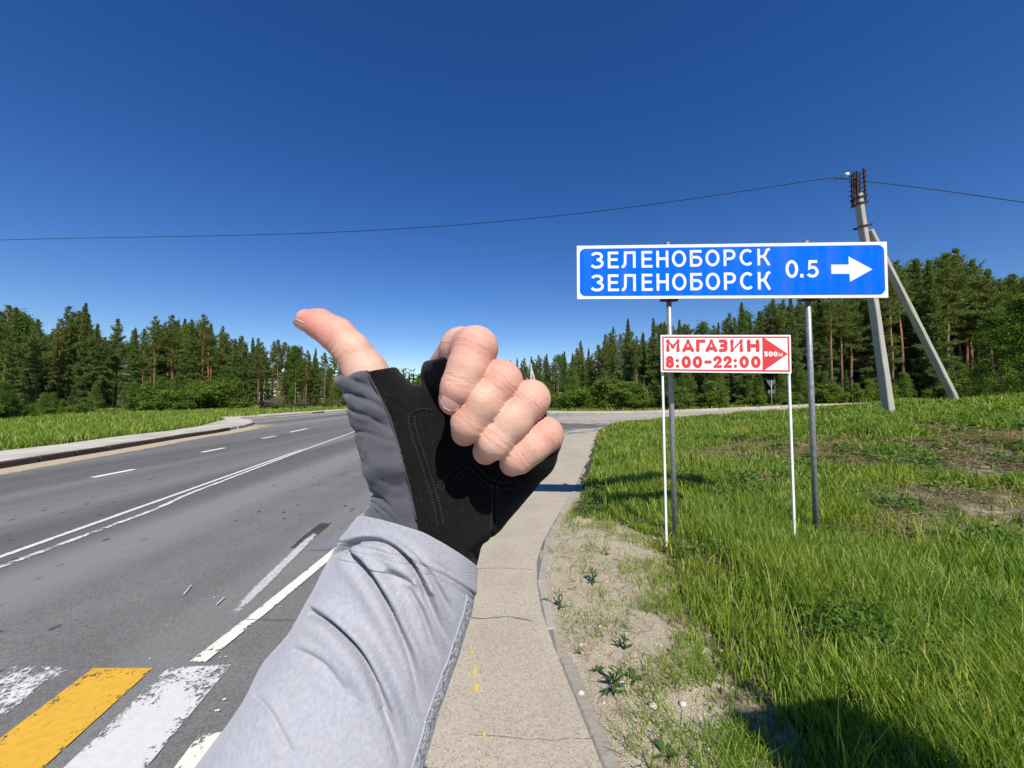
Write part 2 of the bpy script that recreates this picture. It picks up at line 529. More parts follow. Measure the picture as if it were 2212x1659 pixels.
ribbon('asphalt_patch', GL([(1130, 934), (1200, 931), (1255, 926), (1330, 920)]), GL([(1130, 912), (1200, 912), (1260, 914), (1330, 919)]), .008, m2.m, 24, 6, side_road, attr=True)

m, c, k = asphalt('path_asphalt', (.30, .258, .192, 1), (.435, .382, .295, 1), .25)
sp = m.n('SeparateColor'); m.l(m.voronoi(105, 'Color', m.gpos()), sp.inputs[0])
c = m.mix(m.math('MULTIPLY', m.ramp(sp.outputs[0], [(.66, 0), (.72, .8)]), m.ramp(m.voronoi(105, 'Distance', m.gpos()), [(.25, .85), (.5, 0)])), c, (.12, .11, .098, 1))
c = m.mix(m.math('MULTIPLY', m.ramp(sp.outputs[1], [(.72, 0), (.78, .7)]), m.ramp(m.voronoi(105, 'Distance', m.gpos()), [(.25, .85), (.5, 0)])), c, (.56, .51, .42, 1))
c = m.mix(m.ramp(m.noise(1.4, 5, m.gpos(), .6), [(.5, 0), (.72, .5)]), c, (.29, .25, .19, 1))
m.color(c)
m.bump(m.mix(.5, m.voronoi(70, 'Distance', m.gpos()), m.noise(400, 2, m.gpos())), .3, .005)
PATH_L = np.vstack([[GL([(600, 1700)])[0] - RDIR * 22], GL([(600, 1700), (690, 1500), (780, 1350), (880, 1200), (960, 1080), (1040, 1000), (1130, 957), (1205, 944.5)])])
PATH_R = np.vstack([EDGE])
path = ribbon('path', PATH_L, PATH_R, .008, m.m, 90, 6)
tag(path, kind='structure')

# cracks and paint drips on the path
M_CRACK = plain('crack', (.07, .06, .05, 1), .95, .05)
def crack(pts, w, z, parent, seed):
    r = np.random.default_rng(seed)
    g = resample(GL(pts), .03)
    t = np.gradient(g, axis=0); t /= np.linalg.norm(t, axis=1)[:, None]
    nr = np.stack([-t[:, 1], t[:, 0]], 1)
    j = np.cumsum(r.normal(0, .004, len(g))) ; j -= np.linspace(j[0], j[-1], len(g))
    g = g + nr * j[:, None]
    ww = w * (.35 + r.random(len(g)))[:, None]
    ribbon('crack', g - nr * ww, g + nr * ww, z, M_CRACK, len(g), 1, parent)
crack([(1010, 1231), (1090, 1230), (1152, 1233)], .0016, .0125, path, 1)
crack([(1000, 1330), (1040, 1340), (1100, 1335), (1150, 1345)], .0028, .0125, path, 2)
crack([(1330, 1600), (1180, 1600), (1010, 1592)], .001, .0125, path, 5)
crack([(528, 1341), (600, 1341), (660, 1346)], .0025, .0145, road, 3)

M_YDRIP = plain('yellow_drip', (.62, .45, .06, 1), .7, var=.3, vscale=90)
r_ = np.random.default_rng(3)
for (u, v, rr) in [(1018, 1404, .012), (1020, 1413, .014), (1022, 1436, .008), (1026, 1448, .012), (1025, 1456, .018), (1029, 1464, .006), (1029, 1491, .022), (1026, 1494, .012), (1047, 1594, .012), (1064, 1640, .006), (1018, 1425, .006), (1085, 1240, .006)]:
    c0 = G(u, v)
    a = np.linspace(0, 2 * math.pi, 10, endpoint=False)
    q = .55 * rr * (.5 + .9 * r_.random(10))
    mesh('paint_drip', np.stack([c0[0] + q * np.cos(a), c0[1] + 2.6 * q * np.sin(a), np.full(10, .0122 + .0002 * (v % 7))], 1), [tuple(range(10))], M_YDRIP, path)

# ---------------------------------------------------------------- road markings
def paint(name, colr, wear, wscale, rough=.6, grey=.35, soft=.06):
    m = NM(name, rough, .3)
    kk = m.mix(.5, m.noise(wscale, 6, m.gpos(), .65), m.noise(wscale * 7, 4, m.gpos(), .6))
    c = m.mix(m.ramp(m.noise(30, 5, m.gpos()), [(.4, 0), (.75, grey)]), colr, tuple(x * .55 for x in colr[:3]) + (1,))
    m.color(c)
    e = m.math('MULTIPLY', m.math('MINIMUM', m.attr('inner'), .5), .5)
    m.cutout(m.ramp(m.math('ADD', kk, e), [(wear, 0), (wear + soft, 1)]))
    m.bump(m.noise(120, 4, m.gpos()), .3, .003)
    return m.m
M_WHITE = paint('white_road_paint', (.60, .595, .58, 1), .46, 8, grey=.2)
M_CREAM = paint('cream_road_paint', (.70, .68, .59, 1), .43, 6, grey=.15)
M_YELLOW = paint('yellow_road_paint', (.66, .38, .04, 1), .42, 9, grey=.35)
M_WORN = paint('worn_road_paint', (.50, .50, .48, 1), .58, 14, soft=.12)
M_WORN2 = paint('half_worn_road_paint', (.66, .66, .65, 1), .50, 7, soft=.1)
M_LINE = paint('old_centre_line_paint', (.66, .66, .63, 1), .47, 5, soft=.12)
M_GREYPATCH = paint('grey_blackout_paint', (.20, .205, .215, 1), .36, 5, soft=.2)
M_BLACKPATCH = paint('black_blackout_paint', (.055, .055, .055, 1), .40, 5, soft=.2)
M_DUST = paint('roadside_dust', (.44, .365, .245, 1), .42, 1.5, .95, soft=.2)

def marking(name, A, B, z, mat, n=40):
    return ribbon(name, A, B, z, mat, n, 4, road, attr=True)
# zebra bars run along the road
def bar(tl, tr_, mat, length=4.2, z=.008):
    a, b = GL([tl, tr_])
    return marking('crosswalk_bar', [a, a - RDIR * length], [b, b - RDIR * length], z, mat, 60)
bar((29, 1441), (154, 1444), M_WORN2); bar((201, 1446), (330, 1446), M_YELLOW); bar((364, 1445), (500, 1438), M_WHITE)
bar((430, 1590), (520, 1580), M_CREAM)
for j, t in enumerate([(-175, 1441), (-385, 1441), (-590, 1441)]):
    bar(t, (t[0] + 130, 1443), [M_YELLOW, M_WHITE, M_YELLOW][j])
def stripe(pts, w, z, mat, n=60, name='lane_marking'):
    g = GL(pts); t = np.gradient(g, axis=0); t /= np.linalg.norm(t, axis=1)[:, None]
    nr = np.stack([-t[:, 1], t[:, 0]], 1) * w / 2
    return marking(name, g - nr, g + nr, z, mat, n)
stripe([(426, 1434), (570, 1320), (730, 1188), (860, 1090), (990, 1010)], .10, .012, M_CREAM, 90)
stripe([(490, 1342), (570, 1262), (655, 1178), (690, 1146)], .12, .008, M_WORN)
stripe([(640, 1186), (668, 1160), (705, 1130)], .15, .0055, M_BLACKPATCH, 20)
marking('blackout_patch', GL([(668, 1189), (795, 1105)]), GL([(728, 1191), (850, 1100)]), .0055, M_GREYPATCH, 24)
stripe([(-300, 1312), (0, 1204.5), (384, 1067.5), (658, 969.5)], .085, .008, M_LINE, 120)
stripe([(-300, 1334), (0, 1226.5), (342, 1099), (402, 1070), (658, 972), (790, 924), (900, 884)], .085, .010, M_LINE, 120)
d0 = [(200, 1032, 290, 1014.5), (436, 977.5, 484.5, 968), (566, 947.5, 595.5, 942), (627, 934, 664, 926)]
M_DASH = paint('fresh_dash_paint', (.78, .78, .76, 1), .28, 6, grey=.1)
for a, b, c_, d in d0: stripe([(a, b), (c_, d)], .14, .008, M_DASH, 12)
stripe([(-180, 1120), (-20, 1083)], .14, .008, M_DASH, 12)
for a, b in [(548, 904.8), (566, 903.2), (587, 901.2), (605, 899), (622, 897.2), (640, 895.2)]:
    stripe([(a - 4, b + .3), (a + 5, b - .5)], .35, .008, M_DASH, 4)
# drips of white paint on the asphalt
r_ = np.random.default_rng(9)
M_WDRIP = plain('white_drip', (.72, .72, .68, 1), .6)
for (u, v, rr) in [(485, 1516, .012), (470, 1540, .016), (463, 1294, .010), (488, 1423, .010), (475, 1424, .008), (368, 1341, .008), (410, 1263, .006), (323, 1428, .008), (605, 1314, .008), (392, 1300, .006), (360, 1355, .006)]:
    c0 = G(u, v); a = np.linspace(0, 2 * math.pi, 9, endpoint=False); q = .5 * rr * (.6 + .6 * r_.random(9))
    mesh('paint_drip', np.stack([c0[0] + 1.6 * q * np.cos(a), c0[1] + q * np.sin(a), np.full(9, .0142)], 1), [tuple(range(9))], M_WDRIP, road)
stripe([(395, 1290), (415, 1265)], .018, .0142, M_WORN, 10, 'paint_scuff')
stripe([(465, 1312), (487, 1292)], .018, .0142, M_WORN, 10, 'paint_scuff')

# roadside dust against the far kerbs
kl = resample(rounded(KERB_L, 2), .8)
t = np.gradient(kl, axis=0); t /= np.linalg.norm(t, axis=1)[:, None]
nr = np.stack([t[:, 1], -t[:, 0]], 1)
wd = .75 + .5 * smooth(15, 23, kl[:, 1])[:, None]
ribbon('roadside_dust', kl - nr * .4, kl + nr * wd, .0045, M_DUST, 80, 6, road, attr=True)
sf = SIDE_FAR[(SIDE_FAR[:, 1] < 40)]
ribbon('roadside_dust', sf + (0, .3), sf - (0, 1.3), .0085, M_DUST, 60, 4, road, attr=True)
fl = FARL[:4]
ribbon('roadside_dust', fl + (-.4, 0), fl + (.7, -.5), .0085, M_DUST, 30, 4, road, attr=True)

# ---------------------------------------------------------------- pavements and kerb stones
m, c, k = asphalt('pavement_asphalt', (.38, .35, .295, 1), (.54, .505, .44, 1), .15)
m.color(m.mix(m.ramp(m.noise(.8, 5, m.gpos()), [(.45, 0), (.65, .7)]), c, (.27, .25, .21, 1)))
m.bump(m.noise(200, 3, m.gpos()), .2, .004)
M_PAVE = m.m
kk = rounded(np.vstack([KERB_L, CORNER]), 2)
inner = GL([(0, 974.6), (139, 959), (278, 940), (364, 931), (430, 921), (452, 915), (470, 910.5), (480, 908)], .12)
inner = np.vstack([inner[0] + (inner[0] - inner[1]) * 6, inner])
pavement = ribbon('pavement', kk + (-.08, .02), inner, .128, M_PAVE, 90, 4, drop=.2)
tag(pavement, kind='structure')
def offs(pl, d):
    t = np.gradient(pl, axis=0); t /= np.linalg.norm(t, axis=1)[:, None]
    return pl + np.stack([-t[:, 1], t[:, 0]], 1) * d
fl = resample(FARL[:5], 2)
pv = ribbon('pavement', offs(fl, .1), offs(fl, 2.0), .128, M_PAVE, 60, 2, drop=.2); tag(pv, kind='structure')
sf = resample(SIDE_FAR, 2); sf = sf[(sf[:, 1] < 60)]
pv = ribbon('pavement', offs(sf, .1), offs(sf, 1.9), .128, M_PAVE, 70, 2, drop=.2); tag(pv, kind='structure')

def stone_mat(name, a, b):
    m = NM(name, .9, .2)
    c = m.mix(m.noise(3, 5, m.gpos(), .6), a, b)
    c = m.mix(m.math('MULTIPLY', m.objrand(), .5), c, tuple(x * .6 for x in a[:3]) + (1,))
    m.color(c); m.bump(m.noise(25, 5, m.gpos()), .5, .02)
    return m.m
M_KERBD = stone_mat('weathered_dark_kerb', (.06, .045, .04, 1), (.12, .095, .08, 1))
M_KERBL = stone_mat('pale_concrete_kerb', (.34, .31, .26, 1), (.5, .465, .40, 1))
M_EDGING = stone_mat('grey_concrete_edging', (.30, .275, .225, 1), (.40, .37, .31, 1))

def stones(parent, line, lengths, width, top, bot, mat, side, seed, name='kerb_stone', gap=.012, mats=None):
    """one stone after another along a line"""
    r = np.random.default_rng(seed)
    s = np.concatenate([[0], np.cumsum(np.linalg.norm(np.diff(line, axis=0), axis=1))])
    pos = 0.0; i = 0
    while pos < s[-1] - .2:
        L = lengths[i % len(lengths)] * (1 + .06 * r.normal()); e = min(pos + L, s[-1])
        p0 = np.array([np.interp(pos + gap, s, line[:, k]) for k in (0, 1)])
        p1 = np.array([np.interp(e - gap, s, line[:, k]) for k in (0, 1)])
        d = p1 - p0; ln = np.linalg.norm(d); d /= ln + 1e-9; nn = np.array((-d[1], d[0])) * side
        c2 = (p0 + p1) / 2 + nn * width / 2
        z0 = float(base_h(c2[0], c2[1])); jj = r.normal(0, .006, 3)
        R = np.array([(d[0], d[1], jj[0]), (nn[0], nn[1], jj[1]), (-jj[0] * d[0], -jj[0] * d[1], 1)])
        mb = MB().box((c2[0], c2[1], z0 + (top + bot) / 2 + jj[2]), (ln / 2, width / 2, (top - bot) / 2), R, min(.018, width * .12))
        mb.build(name, mat if mats is None else mats[0 if r.random() < mats[2] else 1], parent)
        pos = e; i += 1
kerb = empty('kerb'); tag(kerb, kind='structure')
kline = rounded(np.vstack([KERB_L[1:], CORNER]), 2)
cut = 21.2
stones(kerb, kline[kline[:, 1] < 18.5], [1.0, 1.0, 1.0], .15, .145, -.1, M_KERBD, 1, 1, gap=.01)
stones(kerb, kline[(kline[:, 1] >= 18.2)], [1.0], .15, .14, -.1, M_KERBL, 1, 2, gap=.01, mats=(M_KERBL, M_KERBD, .7))
kerb2 = empty('kerb'); tag(kerb2, kind='structure')
stones(kerb2, resample(FARL[:5], 1), [1.9], .16, .145, -.1, M_KERBL, 1, 3, mats=(M_KERBL, M_KERBD, .8))
stones(kerb2, resample(SIDE_FAR[SIDE_FAR[:, 1] < 45], 1), [2.0], .16, .145, -.1, M_KERBL, 1, 4, mats=(M_KERBL, M_KERBD, .85))
# the edging of the path, flush and partly broken
edging = empty('kerb_edging'); tag(edging, kind='structure')
ed = resample(EDGE, .05)
gapc = GL([ztop(640, 985)])[0]
keep = np.hypot(ed[:, 0] - gapc[0], ed[:, 1] - gapc[1])
ig = int(np.argmin(keep))
stones(edging, ed[:max(2, ig - 2)], [1.0], .075, .014, -.1, M_EDGING, -1, 5, gap=.004, name='edging_stone')
stones(edging, ed[ig + 3:], [.62, .98, .97], .075, .012, -.1, M_EDGING, -1, 6, gap=.004, name='edging_stone')
# far lip of the path where it meets the side road
lip = rounded(GL([(1150, 958), (1205, 945.5), (1222, 938), (1240, 931.5), (1270, 928), (1320, 925.5)]), 2)
stones(edging, resample(lip, .1), [.9], .1, .035, -.1, M_KERBL, 1, 8, gap=.004, name='edging_stone')

# ================================================================== VEGETATION
def foliage_mat(name, a, b, c, trans=.3, tint=(1.2, 1.25, .5, 1), objvar=.5, rough=.6):
    m = NM(name, rough, .25)
    k = m.island()
    colr = m.ramp(k, [(0, a), (.55, b), (1, c)])
    o = m.objrand()
    colr = m.mix(m.math('MULTIPLY', o, objvar), colr, m.mix(1.0, colr, (1.2, 1.06, .75, 1), 'MULTIPLY'))
    m.leafy(colr, trans, tint)
    return m.m
M_PINE = foliage_mat('pine_needles', (.064, .106, .029, 1), (.138, .196, .052, 1), (.26, .31, .094, 1), .4)
M_SPRUCE = foliage_mat('spruce_needles', (.055, .099, .027, 1), (.12, .178, .048, 1), (.215, .275, .08, 1), .38)
M_LEAF = foliage_mat('broad_leaves', (.07, .135, .022, 1), (.12, .21, .034, 1), (.20, .30, .06, 1), .42)
M_LEAF2 = foliage_mat('shrub_leaves', (.075, .14, .022, 1), (.14, .225, .036, 1), (.25, .33, .07, 1), .45)

def bark(name, low, high, h0, h1, birch=False):
    m = NM(name, .9, .1)
    sx = m.n('SeparateXYZ'); m.l(m.co, sx.inputs[0])
    c = m.mix(m.ramp(m.math('DIVIDE', sx.outputs[2], 10.0), [(h0, 0), (h1, 1)]), low, high)
    c = m.mix(m.ramp(m.noise(6, 5, m.mapping((1, 1, .35))), [(.4, 0), (.7, .7)]), c, tuple(x * .45 for x in low[:3]) + (1,))
    if birch:
        c = m.mix(m.ramp(m.noise(3, 4, m.mapping((1, 1, 4))), [(.55, 0), (.6, 1)]), c, (.03, .03, .03, 1))
    m.color(c); m.bump(m.noise(20, 5), .6, .03)
    return m.m
M_PBARK = bark('pine_bark', (.16, .115, .085, 1), (.34, .175, .085, 1), .2, .5)
M_SBARK = bark('spruce_bark', (.15, .12, .10, 1), (.17, .13, .10, 1), .2, .6)
M_BIRCH = bark('birch_bark', (.62, .60, .56, 1), (.66, .64, .60, 1), .2, .6, True)
M_STEM = plain('shrub_stem', (.12, .09, .06, 1), .9)

def tuft_tris(C, D, L, W, r, n, spread):
    """n thin needles from every centre C, mostly along D"""
    k = len(C)
    dirs = D[:, None, :] + spread * r.normal(size=(k, n, 3))
    dirs /= np.linalg.norm(dirs, axis=2)[:, :, None] + 1e-9
    side = np.cross(dirs, r.normal(size=(k, n, 3)))
    side /= np.linalg.norm(side, axis=2)[:, :, None] + 1e-9
    l = (L * (.6 + .7 * r.random((k, n))))[..., None]
    w = W * (.7 + .6 * r.random((k, n)))[..., None]
    b = C[:, None, :] + dirs * l * r.random((k, n, 1)) * .3
    V = np.stack([b - side * w * .5 , b + side * w * .5, b + dirs * l + side * w * .12, b + dirs * l - side * w * .12], 2).reshape(-1, 3)
    return V

def quads(V): return np.arange(len(V)).reshape(-1, 4)

def conifer(kind, seed, H=10.0):
    r = np.random.default_rng(seed)
    mb = MB()
    n = 9
    zs = np.linspace(0, H * .985, n)
    bend = np.cumsum(r.normal(0, .035, (n, 2)), axis=0); bend[0] = 0
    tp = np.column_stack([bend, zs])
    r0 = .014 * H if kind == 'pine' else .013 * H
    mb.tube(tp, r0 * np.clip(1 - zs / H, .03, 1) ** .8, 7)
    ax = lambda z: np.array([np.interp(z, zs, tp[:, 0]), np.interp(z, zs, tp[:, 1]), z])
    C = []; D = []; S_ = []
    if kind == 'pine':
        h0 = H * r.uniform(.40, .62); step = .40; rmax = H * r.uniform(.17, .225)
    else:
        h0 = H * r.uniform(.10, .22); step = .34; rmax = H * r.uniform(.155, .20)
    z = h0
    lop = r.normal(0, .18, 2)
    while z < H * .985:
        t = (z - h0) / (H - h0)
        if kind == 'pine':
            R = rmax * (min(1, .5 + 1.5 * t) * (1 - t) ** .9 + .012) * r.uniform(.7, 1.15)
            nb = r.integers(4, 7); el = -.05 + .75 * t
        else:
            R = rmax * ((1 - t) ** 1.0 * min(1, .65 + 2 * t) + .006) * r.uniform(.72, 1.15)
            nb = r.integers(5, 8); el = -.40 + .85 * t
        a0 = r.random() * 6.28
        for b in range(nb):
            a = a0 + 6.283 * b / nb + r.normal(0, .25)
            ln = R * r.uniform(.45, 1.3) * (1 + lop[0] * math.cos(a) + lop[1] * math.sin(a))
            if kind == 'pine' and r.random() < .12: continue
            e = el + r.normal(0, .12)
            d = np.array((math.cos(a) * math.cos(e), math.sin(a) * math.cos(e), math.sin(e)))
            p0 = ax(z); 
            ss = np.linspace(0, 1, 4)[:, None]
            curve = (np.array((0, 0, .18)) if kind == 'pine' else np.array((0, 0, .12))) * ln
            pts = p0 + d * ln * ss + curve * ss ** 2
            mb.tube(pts, [.022 * ln + .006, .016 * ln + .005, .01 * ln + .004, .003], 4, False)
            k = max(3, int(ln / (.13 if kind == 'pine' else .10)))
            s = r.uniform(.22 if kind == 'pine' else .08, 1.0, k * (4 if kind == 'pine' else 4))[:, None]
            q = p0 + d * ln * s + curve * s ** 2
            lat = np.cross(d, (0, 0, 1.0)); lat /= np.linalg.norm(lat) + 1e-9
            wide = (.32 if kind == 'pine' else .26) * ln * (1.15 - s)
            off = r.uniform(-1, 1, (len(s), 1))
            q = q + lat * off * wide + r.normal(0, .035, q.shape)
            if kind != 'pine': q[:, 2] -= np.abs(r.normal(0, .07, len(q)))
            dd = d * .7 + lat * off * .8 + (np.array((0, 0, .45)) if kind == 'pine' else np.array((0, 0, -.25)))
            C.append(q); D.append(dd); S_.append(np.full(len(q), 1 - .62 * t ** 1.5))
        z += step * r.uniform(.75, 1.25) * (1 - .45 * t)
    # leader
    C.append(np.column_stack([np.full(10, tp[-1][0]), np.full(10, tp[-1][1]), np.linspace(H * .955, H * .99, 10)])); D.append(np.tile((0, 0, 1.0), (10, 1))); S_.append(np.full(10, .4))
    # dead twigs below the crown
    for _ in range(14 if kind == 'pine' else 5):
        zz = r.uniform(.12, 1) * h0; a = r.random() * 6.28; L = r.uniform(.3, .9)
        p = ax(zz); mb.tube([p, p + np.array((math.cos(a) * L, math.sin(a) * L, r.uniform(-.15, .2)))], [.014, .004], 4, False)
    C = np.vstack(C); D = np.vstack(D)
    V = tuft_tris(C, D, (.25 if kind == 'pine' else .20) * np.concatenate(S_)[:, None], .040 if kind == 'pine' else .045, r, 5, .6)
    return (mesh_data('trunk', mb.v, mb.f, M_PBARK if kind == 'pine' else M_SBARK, True),
            mesh_data('crown', V, quads(V), M_PINE if kind == 'pine' else M_SPRUCE))

def leaf_quads(C, L, r, W=.6):
    k = len(C)
    d = r.normal(size=(k, 3)); d[:, 2] = d[:, 2] * .6 - .2; d /= np.linalg.norm(d, axis=1)[:, None]
    s = np.cross(d, r.normal(size=(k, 3)) + (0, 0, 1.5)); s /= np.linalg.norm(s, axis=1)[:, None] + 1e-9
    l = (L * (.6 + .8 * r.random(k)))[:, None]
    V = np.stack([C, C + d * l * .5 + s * l * W * .5, C + d * l, C + d * l * .5 - s * l * W * .5], 1).reshape(-1, 3)
    return V

def broadleaf(seed, H=10.0, birch=True, nclump=150, per=55, narrow=.17, h0=.3):
    r = np.random.default_rng(seed)
    mb = MB(); zs = np.linspace(0, H * .97, 8)
    bend = np.cumsum(r.normal(0, .06, (8, 2)), axis=0); bend[0] = 0
    tp = np.column_stack([bend, zs]); mb.tube(tp, .010 * H * np.clip(1 - zs / H, .04, 1), 7)
    C = []
    for i in range(nclump):
        t = r.random() ** .8; z = H * (h0 + (1 - h0) * t)
        R = H * narrow * (min(1, .5 + 2 * t) * (1 - t) ** .55 + .04)
        a = r.random() * 6.28; rr = R * r.uniform(.35, 1.05)
        p = np.array((math.cos(a) * rr, math.sin(a) * rr, z)) + (np.interp(z, zs, tp[:, 0]), np.interp(z, zs, tp[:, 1]), 0)
        if i % 3 == 0:
            zb = max(0.1, z - rr * .7); q = np.array((np.interp(zb, zs, tp[:, 0]), np.interp(zb, zs, tp[:, 1]), zb))
            mb.tube([q, (q + p) / 2 + (0, 0, .08), p], [.02, .012, .004], 4, False)
        C.append(p + r.normal(0, 1, (per, 3)) * np.array((.24, .24, .2)) * (H / 10) * r.uniform(.7, 1.3))
    C = np.vstack(C); V = leaf_quads(C, .15 * (H / 10) ** .5, r)
    return (mesh_data('trunk', mb.v, mb.f, M_BIRCH if birch else M_STEM, True), mesh_data('crown', V, quads(V), M_LEAF))

def shrub(seed, H=2.0, W=1.0, nclump=130, per=75):
    r = np.random.default_rng(seed)
    mb = MB(); C = []
    for i in range(15):                                     # shoots fanning up and out, leafy from low down
        a = r.random() * 6.28; lean_ = r.uniform(.05, .95); L = H * r.uniform(.45, 1.0) * (1 - .35 * lean_)
        tip_ = np.array((math.cos(a) * W * lean_, math.sin(a) * W * lean_, L)); b0 = tip_ * np.array((.12, .12, 0))
        mb.tube([b0, (b0 + tip_) / 2 + (0, 0, .12 * L), tip_], [.022, .012, .004], 4, False)
        for k in range(9):
            t = r.uniform(.12, 1.0); c_ = b0 * (1 - t) + tip_ * t + np.array((0, 0, .24 * L * t * (1 - t) * 2))
            sp_ = .26 * W * (1.15 - t) + .05
            c_ = c_ + r.normal(0, .5, 3) * sp_ * np.array((1, 1, .5))
            C.append(c_ + r.normal(0, 1, (per, 3)) * np.array((.105, .105, .085)) * W * r.uniform(.6, 1.2))
    C = np.vstack(C); C[:, 2] = np.maximum(C[:, 2], .05); V = leaf_quads(C, .085, r)
    return (mesh_data('stems', mb.v, mb.f, M_STEM, True), mesh_data('foliage', V, quads(V), M_LEAF2))

PINES = [conifer('pine', s) for s in (11, 12, 13, 14, 15, 16, 17)]
SPRUCES = [conifer('spruce', s) for s in (31, 32, 33, 34, 35)]
BIRCHES = [broadleaf(s) for s in (51, 52, 53)]
LEAFTREES = [broadleaf(s, birch=False, nclump=220, narrow=.24, h0=.12) for s in (61, 62)]
SHRUBS = [shrub(s) for s in (71, 72, 73, 74)]

def put_tree(kind, x, y, top, label, group, r, fat=1.0):
    lib = {'pine': PINES, 'spruce': SPRUCES, 'birch': BIRCHES, 'broadleaf': LEAFTREES, 'shrub': SHRUBS}[kind]
    tr_, cr = lib[int(r.integers(len(lib)))]
    z = float(land(np.array([x]), np.array([y]))[0]) - .03
    h = max(.5, top - z)
    s = h / (2.0 if kind == 'shrub' else 10.0)
    name = {'pine': 'pine_tree', 'spruce': 'spruce_tree', 'birch': 'birch_tree', 'broadleaf': 'broadleaf_tree', 'shrub': 'shrub'}[kind]
    o = empty(name, (x, y, z), r.random() * 6.28)
    f = fat * r.uniform(.92, 1.12) * (.84 if kind in ('pine', 'spruce') else 1)
    o.scale = (s * f, s * f, s)
    link(tr_.name.split('.')[0], tr_, o); link(cr.name.split('.')[0], cr, o)
    tag(o, label, {'shrub': 'bush'}.get(kind, 'tree'), group)
    return o

ORD = ['', 'first', 'second', 'third', 'fourth', 'fifth', 'sixth', 'seventh', 'eighth', 'ninth', 'tenth', 'eleventh', 'twelfth', 'thirteenth',
       'fourteenth', 'fifteenth', 'sixteenth', 'seventeenth', 'eighteenth', 'nineteenth', 'twentieth']
def nth(i):
    return ORD[i] if i <= 20 else {2: 'twenty-', 3: 'thirty-', 4: 'forty-'}[i // 10] + ORD[i % 10] if i % 10 else {30: 'thirtieth', 40: 'fortieth'}[i]

r = np.random.default_rng(21)
ADJ = {'pine': 'pine with bare orange trunk', 'spruce': 'dark pointed spruce', 'birch': 'light green birch with white trunk', 'broadleaf': 'bright green leafy tree'}
def row(lst, dfun, where, group, zone):
    """front-row trees, each given by (u, top v, kind) and a distance"""
    cnt = {}
    for (u, v, kind, *more) in sorted(lst):
        d = more[0] if more else dfun(u) + r.uniform(-1.5, 2.5)
        p = P(u, v, d)
        cnt[kind] = cnt.get(kind, 0) + 1
        put_tree(kind, p[0], p[1], p[2], f'{ADJ[kind]}, {nth(cnt[kind])} from the left {where}', group, r)
zl = lambda zx, zy: (.3472 * zx, 630.9 + .3472 * zy)
pk = [(-60, 120), (45, 75), (115, 90), (245, 165), (365, 160), (445, 85), (535, 65), (610, 190), (660, 280), (740, 165), (840, 215), (895, 225), (975, 150), (1085, 140),
      (1190, 165), (1265, 135), (1385, 210), (1465, 285), (1505, 270), (1580, 280), (1612, 285), (1700, 305), (1730, 295), (1775, 310), (1840, 340),
      (1875, 335), (1910, 360), (1965, 345), (2020, 375), (2080, 380), (2150, 400), (2210, 410), (2290, 440)]
kinds_l = 'PPSPPPSSPPSPPPSPPSPSPPPPBPPSPPBPP'
K = {'P': 'pine', 'S': 'spruce', 'B': 'birch', 'L': 'broadleaf'}
left = [(*zl(*p), K[k]) for p, k in zip(pk, kinds_l)]
dl = lambda u: 29 + 27 * np.clip(u / 760, -.3, 1.2)
row(left, dl, 'in the left forest\'s front row', 'front trees of the left forest', 'left')
zr = lambda zx, zy: (1207 + .3473 * zx, 493.7 + .3473 * zy)
pr = [(-300, 815), (-260, 800), (-215, 805), (-170, 790), (-120, 785), (-75, 775), (-30, 790), (40, 760), (85, 770), (135, 695), (185, 740), (240, 720), (290, 655), (340, 610), (430, 555), (480, 670), (530, 640), (590, 550), (650, 575), (700, 600), (750, 560), (810, 595),
      (905, 585), (955, 600), (990, 580), (1070, 520), (1140, 450), (1190, 540), (1250, 510), (1325, 435), (1385, 440), (1440, 410), (1500, 430), (1565, 380), (1630, 400), (1690, 350), (1750, 370), (1810, 330), (1870, 345), (1930, 310), (1990, 300), (2050, 290)]
kinds_r = 'SSPSPSPSSPSPPPSPSSSPSPBPSPSSPPPSPPSPPPPPSP'
zz5 = lambda zx, zy: (1755.5 + .3637 * zx, 329 + .3637 * zy)
pr2 = [((510, 635), 'P'), ((615, 625), 'S'), ((705, 625), 'S'), ((780, 600), 'P'), ((855, 562), 'P'), ((960, 635), 'P'), ((1035, 690), 'P'), ((1090, 765), 'S'), ((1180, 720), 'P'), ((1240, 740), 'S'), ((1320, 700), 'P'), ((1400, 720), 'S')]
right = [(*zr(*p), K[k]) for p, k in zip(pr, kinds_r)] + [(*zz5(*p), K[k]) for p, k in pr2]
right += [(2160, 668, 'broadleaf', 31.5), (2206, 640, 'broadleaf', 31.0), (2245, 620, 'broadleaf', 30.5), (2115, 770, 'broadleaf', 33.0)]
dr = lambda u: np.interp(u, [1100, 1200, 1350, 1500, 1800, 2100, 2300], [78, 62, 48, 44, 42, 41, 41])
row(right, dr, 'in front row behind the signs', 'front trees of the right forest', 'right')
# the road's far end, seen between thumb and fingers
row([(828, 795, 'spruce', 120), (846, 792, 'pine', 118), (861, 795, 'spruce', 115), (872, 800, 'pine', 122), (884, 800, 'spruce', 118), (893, 806, 'spruce', 124), (903, 812, 'spruce', 128), (912, 820, 'pine', 132), (921, 826, 'spruce', 140), (930, 828, 'spruce', 145), (941, 832, 'pine', 150), (1040, 800, 'spruce', 110), (1062, 792, 'pine', 105), (1082, 788, 'spruce', 98)],
    dl, 'far down the road beyond the hand', 'distant trees at the end of the road', 'far')
